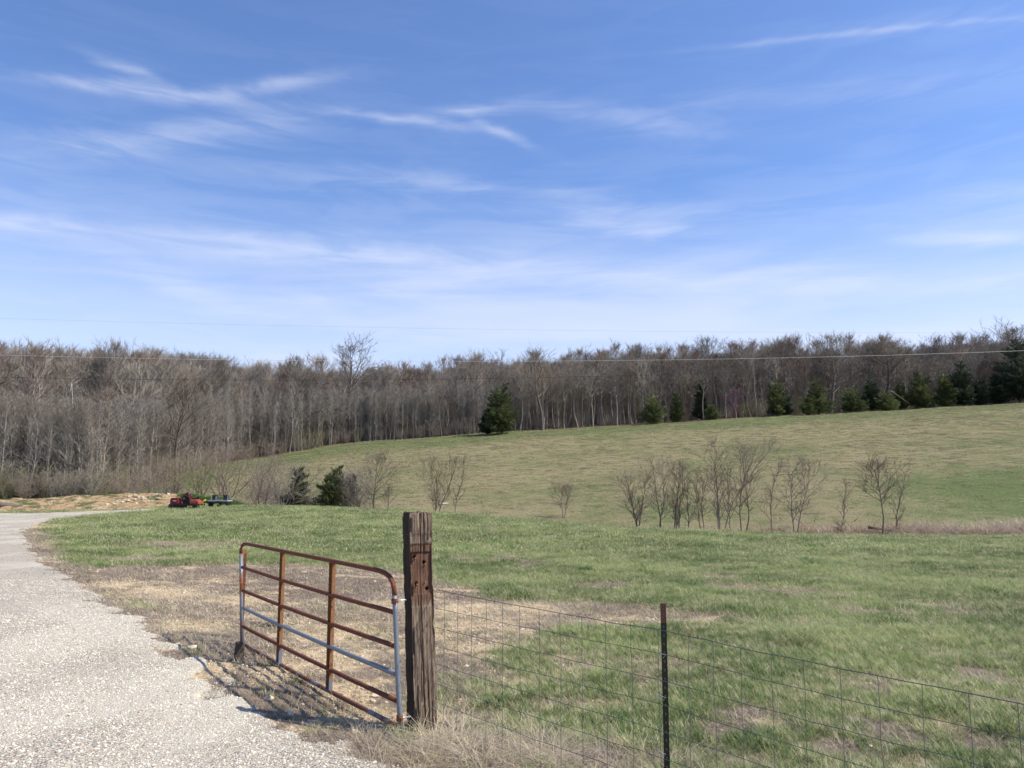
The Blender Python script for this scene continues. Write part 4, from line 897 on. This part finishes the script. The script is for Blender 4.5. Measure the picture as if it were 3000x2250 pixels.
# px, depth, base py or None, top py, width px, mat, label
CED = [
    (868, 65, 1357, 88, 'cedar', 'left cedar of the draw half hidden by the pale spreading bush'),
    (975, 63, 1364, 100, 'cedar', 'full dark green cedar in the draw above the gate'),
    (1023, 64, 1385, 62, 'bluecedar', 'darker narrow cedar touching the right side of the full one'),
    (1470, 139.5, 1124, 90, 'cedar', 'tall pointed green cedar alone on the hill edge beside the grey thicket'),
    (1432, 141.5, 1165, 46, 'bluecedar', 'dark cedar tucked behind the left side of the tall pointed one'),
    (1912, 144, 1160, 68, 'cedar', 'small bright green cedar standing in front of the wood in mid ridge'),
    (1983, 149, 1146, 40, 'cedar', 'narrow dull cedar just right of the small bright one'),
    (2056, 152, 1102, 40, 'bluecedar', 'tall thin dark cedar inside the wood left of the pink tree'),
    (2086, 147, 1185, 46, 'cedar', 'squat green cedar bush at the wood edge left of the pink tree'),
    (2276, 149, 1110, 52, 'cedar', 'shaggy cedar between the white trunked tree and the broad cedar'),
    (2300, 150, 1150, 42, 'bluecedar', 'dark cedar tucked right behind the shaggy one'),
    (2372, 147.5, 1160, 46, 'cedar', 'low cedar skirt on the left of the broad cedar'),
    (2397, 148.5, 1106, 82, 'cedar', 'broad leaning green cedar left of the first big oak'),
    (2500, 150, 1138, 78, 'cedar', 'rounded cedar at the foot of the first big oak'),
    (2554, 151, 1100, 52, 'bluecedar', 'dark blue green cedar left of the second oak trunk'),
    (2598, 149.5, 1145, 58, 'cedar', 'olive green cedar right below the second oak'),
    (2640, 152, 1110, 50, 'cedar', 'thin cedar with bare branches crossing it right of the second oak'),
    (2700, 151.5, 1082, 74, 'cedar', 'bushy cedar at the left of the last cedar row'),
    (2772, 151.5, 1084, 60, 'cedar', 'pointed cedar in the middle of the last cedar row'),
    (2824, 152, 1056, 70, 'bluecedar', 'tall layered dark cedar before the big bare tree'),
    (2875, 153, 1100, 60, 'bluecedar', 'dark low cedar right of the tall layered one'),
    (2925, 153, 1095, 60, 'bluecedar', 'dull cedar among bare stems left of the huge dark one'),
    (2990, 152.5, 983, 120, 'bluecedar', 'huge nearly black cedar cut by the right picture edge'),
]
for i, (px, d, pyt, wpx, mt, lb) in enumerate(CED):
    b = on_col(px, d); H = P(px, pyt, d).z - b.z; Wd = wpx * d / F
    ms = cedar_mesh('cedar', 700 + i, H, Wd * 1.12, int(4200 + 1500 * H), mt, size=.22 + .016 * H + d * .0006, pw=[.8, .5, .6, .45][i % 4])
    put_tree('cedar_tree', ms, b, 0, 1.0, lb, 'cedar', 'cedars along the draw and the wood edge', 'foliage')

BIG = [  # px, depth, top px, top py, width px, kw, bark, label
    (1020, 150, 1028, 965, 180, dict(clear=.46, limbs=20, ang=58, subs=9, twigs=10, up=.05, wob=.17, twr=.022, twl=.8, shape='oak', r0=.34, sub_ang=42), 'dark', 'big round crowned bare tree standing above the skyline left of centre'),
    (2432, 153, 2438, 1006, 115, dict(clear=.30, limbs=18, ang=58, subs=9, twigs=7, up=.06, wob=.20, twr=.020, twl=.7, shape='oak', r0=.42), 'dark', 'gnarled bare oak above the broad leaning cedar'),
    (2597, 153, 2595, 993, 150, dict(clear=.34, limbs=22, ang=58, subs=9, twigs=9, up=.06, wob=.20, twr=.020, twl=.7, shape='oak', r0=.45), 'dark', 'wide domed bare oak above the last cedars'),
    (2965, 160, 2965, 922, 150, dict(clear=.45, limbs=20, ang=40, subs=9, twigs=10, up=.12, wob=.12, twr=.022, twl=.8, shape='round', r0=.35), 'bark', 'tall grey bare tree behind the huge dark cedar'),
    (1588, 146, 1560, 1000, 90, dict(clear=.30, limbs=9, ang=44, subs=3, twigs=1, up=.09, wob=.22, twr=.02, shape='oak', r0=.30), 'dark', 'dead snag with few crooked limbs right of the tall ridge cedar'),
    (1455, 149, 1470, 1010, 60, dict(clear=.50, limbs=10, ang=38, subs=6, twigs=6, up=.12, wob=.18, twr=.016, shape='oak', r0=.16), 'dark', 'slender bare tree rising behind the tall ridge cedar'),
    (1392, 150, 1395, 1040, 80, dict(clear=.45, limbs=14, ang=44, subs=6, twigs=7, up=.08, wob=.18, twr=.018, shape='oak', r0=.20), 'bark', 'forked bare tree above the grey thicket left of the ridge cedar'),
    (1735, 152, 1738, 1022, 70, dict(clear=.45, limbs=14, ang=44, subs=6, twigs=6, up=.08, wob=.2, twr=.018, shape='oak', r0=.22), 'dark', 'dark twisted tree poking above the wood right of the dead snag'),
    (2217, 149, 2200, 1003, 60, dict(clear=.45, limbs=10, ang=38, subs=5, twigs=4, up=.12, wob=.14, twr=.016, shape='oak', r0=.12), 'pale', 'white trunked tree at the wood edge right of the pink tree'),
    (221, 90, 212, 1108, 100, dict(clear=.50, limbs=9, ang=50, subs=3, twigs=1, up=.04, wob=.24, twr=.012, shape='oak', r0=.13), 'white', 'bleached dead tree with white limbs in the left wood'),
    (112, 88, 116, 1125, 40, dict(clear=.55, limbs=6, ang=40, subs=2, twigs=1, up=.06, wob=.22, twr=.012, shape='pole', r0=.10), 'white', 'second bleached stem further left in the left wood'),
    (520, 96, 540, 1095, 170, dict(clear=.34, limbs=22, ang=46, subs=9, twigs=11, up=.10, wob=.14, twr=.013, shape='round', r0=.24), 'dark', 'dark dense crowned tree in the middle of the left wood'),
    (895, 140, 880, 1085, 110, dict(clear=.35, limbs=18, ang=46, subs=8, twigs=6, up=.08, wob=.18, twr=.015, shape='oak', r0=.26), 'dark', 'dark limbed tree left of the big skyline tree'),
    (2156, 148, 2158, 1128, 55, dict(clear=.30, limbs=16, ang=46, subs=7, twigs=8, up=.08, wob=.16, twr=.018, shape='round', r0=.12), 'pink', 'small pink budding tree at the wood edge'),
    (445, 160, 445, 1008, 45, dict(clear=.35, limbs=16, ang=42, subs=7, twigs=8, up=.10, wob=.14, twr=.022, shape='round', r0=.16), 'bud', 'yellow green budding tree on the skyline at the left'),
]
M['pink'] = mat_bark('pink_blossom_twigs', (.20, .11, .14), (.38, .20, .27)); M['bud'] = mat_bark('budding_twigs', (.20, .23, .08), (.36, .40, .17))
for i, (px, d, pxt, pyt, wpx, kw, mt, lb) in enumerate(BIG):
    b = on_col(px, d); tp = P(pxt, pyt, d); H = tp.z - b.z
    ms = tree_meshes('big_tree', mt, seed=800 + i, H=H, Wd=wpx * 1.3 * d / F, lean=(tp.x - b.x, 0), **kw)
    put_tree('bare_tree', ms, b, 0, 1.0, lb, 'tree')


# ---- the wood: separate trees along its edge, the rest behind them as one mass
pole_kw = [dict(H=9, Wd=1.8 + .35 * (i % 3), r0=.05 + .008 * (i % 3), clear=.30, limbs=17, ang=30, subs=5, twigs=6, up=.13, shape='pole', twr=.008, wob=.14, stems=1 + (i % 4 == 3), spread=.08) for i in range(8)]
wood_kw = [dict(H=13.2, Wd=5.0 + .7 * (i % 4), r0=.13 + .02 * (i % 3), clear=.36 + .05 * (i % 3), limbs=20, ang=42, subs=7, twigs=8, up=.12, shape='round', twr=.015, twl=.75, wob=.15) for i in range(8)]
brush_kw = [dict(H=3.0 + .5 * i, Wd=3.4, r0=.022, stems=5 + i, spread=.5, clear=.12, limbs=16, ang=40, subs=4, twigs=5, up=.05, wob=.22, shape='vase', trunk_up=.02, twr=.008) for i in range(5)]
POLE = [tree_meshes('pole_tree', 'pale', seed=900 + i, **k_) for i, k_ in enumerate(pole_kw)]
WOOD = [tree_meshes('wood_tree', 'bark' if i % 3 else 'dark', seed=930 + i, **k_) for i, k_ in enumerate(wood_kw)]
rng = np.random.RandomState(77)


def spread_pts(n, lo, hi, a, b, gap):
    """points between picture columns lo and hi, a to b metres behind the wood's edge"""
    out_ = []; tries = 0
    while len(out_) < n and tries < n * 30:
        tries += 1; px = rng.uniform(lo, hi); d = np.interp(px, FPX, FD) + rng.uniform(a, b); x = (px - 1500) / F * d
        if all((x - o[0]) ** 2 + (d - o[1]) ** 2 > gap * gap for o in out_[-400:]): out_.append((x, d))
    return out_
for (n, lo, hi, a, b, gap, tm, h0, h1, lb, grp, nm) in [
    (70, 0, 640, 0, 12, 1.2, POLE, .85, 1.3, 'slender pale tree in the thicket behind the orange dirt bank', 'slender trees of the left thicket', 'slender_tree'),
    (46, 600, 1010, 0, 12, 1.3, POLE, 1.05, 1.55, 'slim pale trunk in the wood edge left of the middle thicket', 'slim trunks along the left slope', 'slender_tree'),
    (64, 1010, 1440, 0, 6, .8, POLE, .82, 1.12, 'pale pole of the dense thicket left of the tall ridge cedar', 'poles of the middle thicket', 'slender_tree'),
    (44, 1500, 2250, 1, 12, 2.0, WOOD, .78, 1.18, 'bare dark stemmed tree at the top of the pasture in mid ridge', 'bare trees along the middle wood edge', 'woodland_tree'),
    (34, 2250, 3050, 3, 14, 2.2, WOOD, .78, 1.12, 'bare tree standing behind the cedar row on the right', 'bare trees behind the cedar row', 'woodland_tree')]:
    for (x, y) in spread_pts(n, lo, hi, a, b, gap):
        put_tree(nm, tm[rng.randint(8)], (x, y, hz(x, y)), rng.rand() * 6.28, float(rng.uniform(h0, h1)), lb, 'tree', grp)


def mass(name, label, n, area, mats, kws, sc, idbase):
    X, Y = area; z = height(X, Y); m = X.size; ms = []
    for i, k_ in enumerate(kws): ms.append(joined('%s_tree.%03d' % (name, i), mats[i % len(mats)], seed=idbase + i, **k_))
    s_ = sc[0] + (sc[1] - sc[0]) * rng.rand(m); wd = s_ * (.85 + .4 * rng.rand(m)); scatter(name, np.stack([X, Y, z], 1), rng.rand(m) * 6.28, np.stack([wd, wd, s_], 1), rng.randint(0, len(ms), m), ms, label, rng.randn(m, 2) * .03)
def area_pts(n, lo, hi, a, b, power=1.0):
    px = rng.uniform(lo, hi, n); d = np.interp(px, FPX, FD) + a + (b - a) * rng.rand(n) ** power; return (px - 1500) / F * d, d
mass('woodland', 'bare spring woodland covering the hills behind the pasture', 6500, area_pts(6500, -500, 3500, 10, 200, .8), ['bark', 'bark', 'red', 'bark', 'bark', 'pale', 'bark', 'pale'], [dict(k_, Wd=3.2 + .5 * (i_ % 4), ang=34, limbs=18, twigs=11, twr=.011, subs=8, up=.16, clear=.45) for i_, k_ in enumerate(wood_kw)], (.92, 1.44), 1000)
ax_, ay_ = [], []
for n, lo, hi, a, b in ((1500, -400, 640, 1, 34), (420, 600, 1010, 2, 26), (440, 1000, 1445, 1, 16), (1500, 1445, 3200, 6, 90)):
    x_, y_ = area_pts(n, lo, hi, a, b); ax_.append(x_); ay_.append(y_)
mass('thicket', 'grey thicket of young pole trees in front of the wood', 0, (np.concatenate(ax_), np.concatenate(ay_)), ['pale', 'bark', 'pale', 'dark', 'pale'], pole_kw, (.72, 1.26), 1100)
ax_, ay_ = [], []
for n, lo, hi, a, b in ((620, -400, 480, -1, 12), (90, 480, 1010, 0, 5), (60, 1010, 1445, 0, 3), (240, 1490, 3100, 2, 12)):
    x_, y_ = area_pts(n, lo, hi, a, b); ax_.append(x_); ay_.append(y_)
for n, lo, hi, d0, d1 in ((34, 380, 860, 66, 76), (14, 860, 1100, 63, 66)):
    p_ = rng.uniform(lo, hi, n); d_ = rng.uniform(d0, d1, n); ax_.append((p_ - 1500) / F * d_); ay_.append(d_)
mass('undergrowth', 'low tangled brush at the foot of the wood', 0, (np.concatenate(ax_), np.concatenate(ay_)), ['bark', 'red', 'bark', 'green_bark', 'pale'], brush_kw, (.25, .95), 1200)

x_, y_ = area_pts(1500, 600, 3300, 22, 130)
mass('understorey', 'tangled understorey between the trunks of the wood', 0, (x_, y_), ['bark', 'dark'], brush_kw, (1.0, 1.9), 1250)

# ---- rank grass and briars along the ditch
rd = [blade_patch('ditch_grass_clump.%03d' % i, 1300 + i, 150, .5, .15, .62, .009, M['reed'], .8, 1.0, 3) for i in range(4)]
px = np.concatenate([rng.uniform(1280, 3200, 1500), rng.uniform(2480, 3200, 420)]); dc = np.interp(px, [1280, 1500, 2000, 2500, 3000], [63, 62, 54.5, 48.5, 48]) + rng.randn(px.size) * np.interp(px, [1280, 2000, 3000], [2.0, 1.8, 2.0])
X = (px - 1500) / F * dc; dens = .35 + .65 * (fbm(X * .35, dc * .35, 3) > .5); keep = rng.rand(px.size) < dens; X, dc, px = X[keep], dc[keep], px[keep]
scatter('ditch_grass', np.stack([X, dc, height(X, dc)], 1), rng.rand(X.size) * 6.28, (.5 + .7 * rng.rand(X.size)) * np.interp(px, [1280, 1900, 2200, 2700, 3000], [.8, 1.1, 1.3, 1.7, 1.7]), rng.randint(0, 4, X.size), rd, 'rank brown grass and briars along the ditch', rng.randn(X.size, 2) * .2)
bank = [blade_patch('bank_grass_clump.%03d' % i, 1340 + i, 120, .5, .10, .32, .010, M['lawn'], .7, .8, 2) for i in range(3)]
px = rng.uniform(545, 745, 900); d_ = rng.uniform(58.5, 64, 900); X = (px - 1500) / F * d_
scatter('bank_grass', np.stack([X, d_, height(X, d_)], 1), rng.rand(900) * 6.28, .6 + .5 * rng.rand(900), rng.randint(0, 3, 900), bank, 'lush dark grass on the bank behind the machines')
hg = [blade_patch('hill_grass_patch.%03d' % i, 1360 + i, 90, .6, .05, .14, .014, [M['grass'], M['hillstraw'], M['dry']][i], .8, .8, 2) for i in range(3)]
n = 26000; px = rng.uniform(450, 3300, n); d_ = np.sqrt(rng.rand(n)) * 95 + 54; X = (px - 1500) / F * d_; keep = (d_ < forest_front(X, d_) + 1) & (d_ > 56)
X, d_ = X[keep], d_[keep]; scatter('hill_grass', np.stack([X, d_, height(X, d_) - .01], 1), rng.rand(X.size) * 6.28, .5 + .7 * rng.rand(X.size), rng.choice([0, 0, 1, 1, 2], X.size), hg, 'short pasture grass on the hillside')


# fallen limbs
def limb(pts_px, d, rad, mat, label, seed=0):
    g = Geo(); pts = [P(px, py, d + i * .3) for i, (px, py) in enumerate(pts_px)]
    g.tube(pts, [rad * (1 - .7 * i / (len(pts) - 1)) for i in range(len(pts))], 6); o = g.obj('fallen_branch', M[mat], None, True); tag(o, label, 'branch')
limb([(2318, 1512), (2345, 1528), (2362, 1545)], 44.8, .03, 'pale', 'bleached broken stick leaning at the foot of the V crowned tree')
limb([(2342, 1530), (2338, 1502)], 44.9, .022, 'pale', 'short upright bleached stick beside the V crowned tree')
limb([(2386, 1530), (2394, 1494)], 45.5, .018, 'pale', 'thin pale stick standing in the ditch brush')
limb([(2502, 1528), (2525, 1506)], 49, .03, 'pale', 'pale stick slanting up left of the round crowned tree')
limb([(2545, 1545), (2600, 1553), (2700, 1560)], 46.5, .10, 'dark', 'dark fallen log behind the two right hand trees')
limb([(2875, 1566), (2920, 1563), (2948, 1556)], 44.5, .08, 'white', 'bleached log at the foot of the brush heap on the right')
limb([(1284, 1478), (1312, 1474)], 64, .12, 'white', 'pale log lying below the fan shaped tree')
limb([(672, 1464), (684, 1458)], 62.5, .06, 'white', 'short bleached stick behind the grey platform')
limb([(664, 1461), (672, 1452)], 62.5, .05, 'white', 'upright bleached stick behind the grey platform')
limb([(2605, 1150), (2612, 1146), (2640, 1166), (2655, 1176)], 147, .11, 'pale', 'pale drooping dead limb in front of the second oak')


# ------------------------------------------------------------------ overhead lines
def wire(pts_px, rad, mat, label):
    g = Geo(); key = [P(px, py, d) for px, py, d in pts_px]; pts = []
    X_ = np.array([k_.x for k_ in key]); co = [np.polyfit(X_, [getattr(k_, a) for k_ in key], min(2, len(key) - 1)) for a in 'yz']
    for i in range(61): x = X_[0] + (X_[-1] - X_[0]) * i / 60; pts.append(Vector((x, np.polyval(co[0], x), np.polyval(co[1], x))))
    g.tube(pts, [rad] * 61, 5); o = g.obj('power_line', M[mat], None, True); tag(o, label, 'power line', 'overhead lines')
M['line_grey'] = mat_plain('weathered_aluminium', (.34, .34, .35), .6, .2, .1); M['line_pale'] = mat_plain('bright_aluminium', (.62, .60, .58), .6, .2, .1); M['line_dark'] = mat_plain('black_cable', (.03, .03, .033), .6, 0, .1)
wire([(-300, 925, 70), (0, 930, 70), (1000, 957, 70), (1850, 971, 72), (3300, 972, 76)], .006, 'line_grey', 'highest overhead line crossing the open sky')
wire([(-300, 1031, 68), (0, 1040, 68), (900, 1055, 68), (1500, 1057.5, 69), (2200, 1053, 70), (3000, 1027, 72), (3300, 1014, 73)], .012, 'line_pale', 'pale overhead line running in front of the treetops')
wire([(-300, 1100, 64), (0, 1103, 64), (1000, 1109, 64), (1700, 1106, 65), (2300, 1088, 67), (3000, 1050, 69), (3300, 1030, 70)], .011, 'line_dark', 'lowest dark overhead line running across the wood')


# ------------------------------------------------------------------ machines left in the grass
M['red'] = mat_plain('faded_red_paint', (.17, .02, .026), .7, 0, .2, 6); M['orange'] = mat_plain('orange_red_paint', (.36, .075, .045), .7, 0, .15, 6); M['black'] = mat_plain('black_steel', (.022, .022, .024), .6, .2)
M['yellow'] = mat_plain('yellow_plastic_pipe', (.80, .66, .10), .5); M['greyp'] = mat_plain('grey_plank', (.30, .31, .31), .8); M['slate'] = mat_plain('dark_grey_box', (.045, .05, .055), .7); M['decal'] = mat_plain('white_decal', (.75, .65, .65), .6)
M['tyre'] = mat_plain('tyre_rubber', (.02, .02, .02), .9)
def wheel(c, r_, w, root):
    g = Geo(); n = 20; pts = [c + Vector((r_ * .82 * math.cos(i * 6.283 / n), 0, r_ * .82 * math.sin(i * 6.283 / n))) for i in range(n + 1)]; g.tube(pts, [r_ * .20] * (n + 1), 8); o = g.obj('wheel', M['tyre'], root, True)
    g = Geo(); g.tube([c - Vector((0, w * .3, 0)), c + Vector((0, w * .3, 0))], [r_ * .62] * 2, 14); g.obj('rim', M['black'], o)
def build_mower():
    d = 51.5; b = on_col(543, d); root = empty('mower', b); tag(root, 'low red farm mower with an orange hood parked in the grass by the dirt bank', 'mower')
    def X_(px): return (px - 543) / F * d
    g = Geo(); g.box((X_(516), 0, .50), 0.52, .75, .34); g.box((X_(516), -.02, .70), 0.48, .66, .07); g.obj('left_hood', M['red'], root, bevel=.03)
    g = Geo(); g.box((X_(518), -.379, .54), .22, .006, .045); g.obj('decal', M['decal'], root)
    g = Geo(); g.box((X_(571), 0, .46), 0.50, .7, .22); g.box((X_(571), -.02, .60), .42, .6, .07); g.box((X_(584), 0, .42), .10, .74, .20); g.obj('right_hood', M['orange'], root, bevel=.03)
    g = Geo(); g.box((X_(545), .1, .28), 2.0, 1.0, .12); g.box((X_(530), -.35, .22), 1.1, .06, .22); g.box((X_(548), 0, .46), .44, .5, .38); g.obj('deck', M['black'], root, bevel=.02)
    g = Geo(); ap = Vector((X_(548), 0, 1.10))
    for q in (Vector((X_(527), -.25, .62)), Vector((X_(527), .25, .62))): g.tube([q, ap], [.035, .035], 8)
    g.obj('hitch_frame', M['black'], root)
    g = Geo()
    for q in (Vector((X_(561), -.3, .62)), Vector((X_(561), .3, .62))): g.tube([ap, q], [.03, .03], 8)
    g.tube([Vector((X_(537), -.28, .62)), Vector((X_(545), -.28, .92)), Vector((X_(557), -.28, .80))], [.025] * 3, 8); g.obj('brace', M['red'], root)
    g = Geo(); g.tube([Vector((X_(549), .05, .80)), Vector((X_(549), -.16, .80))], [.21, .17], 16); g.tube([Vector((X_(540), -.3, .58)), Vector((X_(540), -.4, .58))], [.09, .09], 12); g.obj('gearbox', M['black'], root)
    g = Geo(); g.tube([Vector((X_(562), -.1, .68)), Vector((X_(581), -.1, .69))], [.045, .045], 8); g.box((X_(581), -.1, .74), .10, .14, .17); g.obj('drive_shaft', M['black'], root)
    wheel(Vector((X_(508), -.42, .16)), .17, .14, root); wheel(Vector((X_(577), -.42, .16)), .17, .14, root)
build_mower()
def build_platform():
    d = 52.5; b = on_col(643, d); root = empty('loading_platform', b + Vector((0, 0, .05))); tag(root, 'low grey platform with two dark boxes lying in the grass right of the mower', 'platform')
    def X_(px): return (px - 643) / F * d
    g = Geo(); g.box((0, 0, .40), X_(674) - X_(614), .9, .085)
    g.obj('deck', M['greyp'], root, bevel=.01)
    g = Geo(); g.tube([Vector((X_(614) - .02, -.47, .34)), Vector((X_(628), -.47, .28)), Vector((X_(640), -.47, .31)), Vector((X_(645), -.47, .36)), Vector((X_(655), -.47, .28)), Vector((X_(668), -.47, .31)), Vector((X_(678), -.46, .27))], [.045] * 7, 8); g.obj('skid_pipe', M['black'], root, True)
    for px in (618, 643, 668):
        g = Geo(); g.box((X_(px), 0, .17), .07, .75, .36); g.obj('leg', M['black'], root)
    for px in (628, 660):
        g = Geo(); g.box((X_(px), .1, .60), .29, .35, .30); o = g.obj('box', M['slate'], root, bevel=.02); g = Geo(); g.box((X_(px), .1, .765), .32, .38, .025); g.obj('lid', M['black'], o)
    for px, h in ((621.5, .38), (634.5, .28), (668.5, .48)):
        g = Geo(); g.tube([Vector((X_(px), -.2, .44)), Vector((X_(px) + .01, -.2, .44 + h))], [.018, .018], 6); g.obj('upright', M['greyp'], root)
build_platform()
g = Geo(); pp_ = [(603, 1464.5), (598, 1467), (594.5, 1471), (593.5, 1475), (595, 1478.5), (599, 1479)]; pts = [P(px, py, 55) for px, py in pp_]; g.tube(pts, [.04, .05, .055, .055, .05, .035], 8); o = g.obj('bent_pipe', M['yellow'], None, True); tag(o, 'bright yellow curved pipe sticking up behind the machines', 'pipe')
for i, (px, py, d, L, r_) in enumerate([(4, 1481, 58, 1.4, .22), (20, 1483, 57.8, 2.2, .13)]):
    g = Geo(); p = P(px, py, d); g.tube([p - Vector((L / 2, 0, 0)), p + Vector((L / 2, .2, .02))], [r_, r_ * .9], 9); o = g.obj('log', M['dark'], None, True); tag(o, ['thick dark log at the left end of the dirt bank', 'thinner log lying before the thick one at the far left'][i], 'log')
# a clump of dark litter seen through the gate
g = Geo(); rg = random.Random(9); c = ground_at(785, 1838)
for i in range(60):
    p = c + Vector((rg.gauss(0, .13), rg.gauss(0, .06), rg.uniform(.0, .05))); g.cone(p, p + Vector((rg.gauss(0, .06), rg.gauss(0, .05), rg.uniform(-.01, .05))), rg.uniform(.006, .016))
o = g.obj('leaf_litter', M['dark']); tag(o, 'dark clump of rotten leaves seen between the gate rails', 'leaf litter', None, 'stuff')
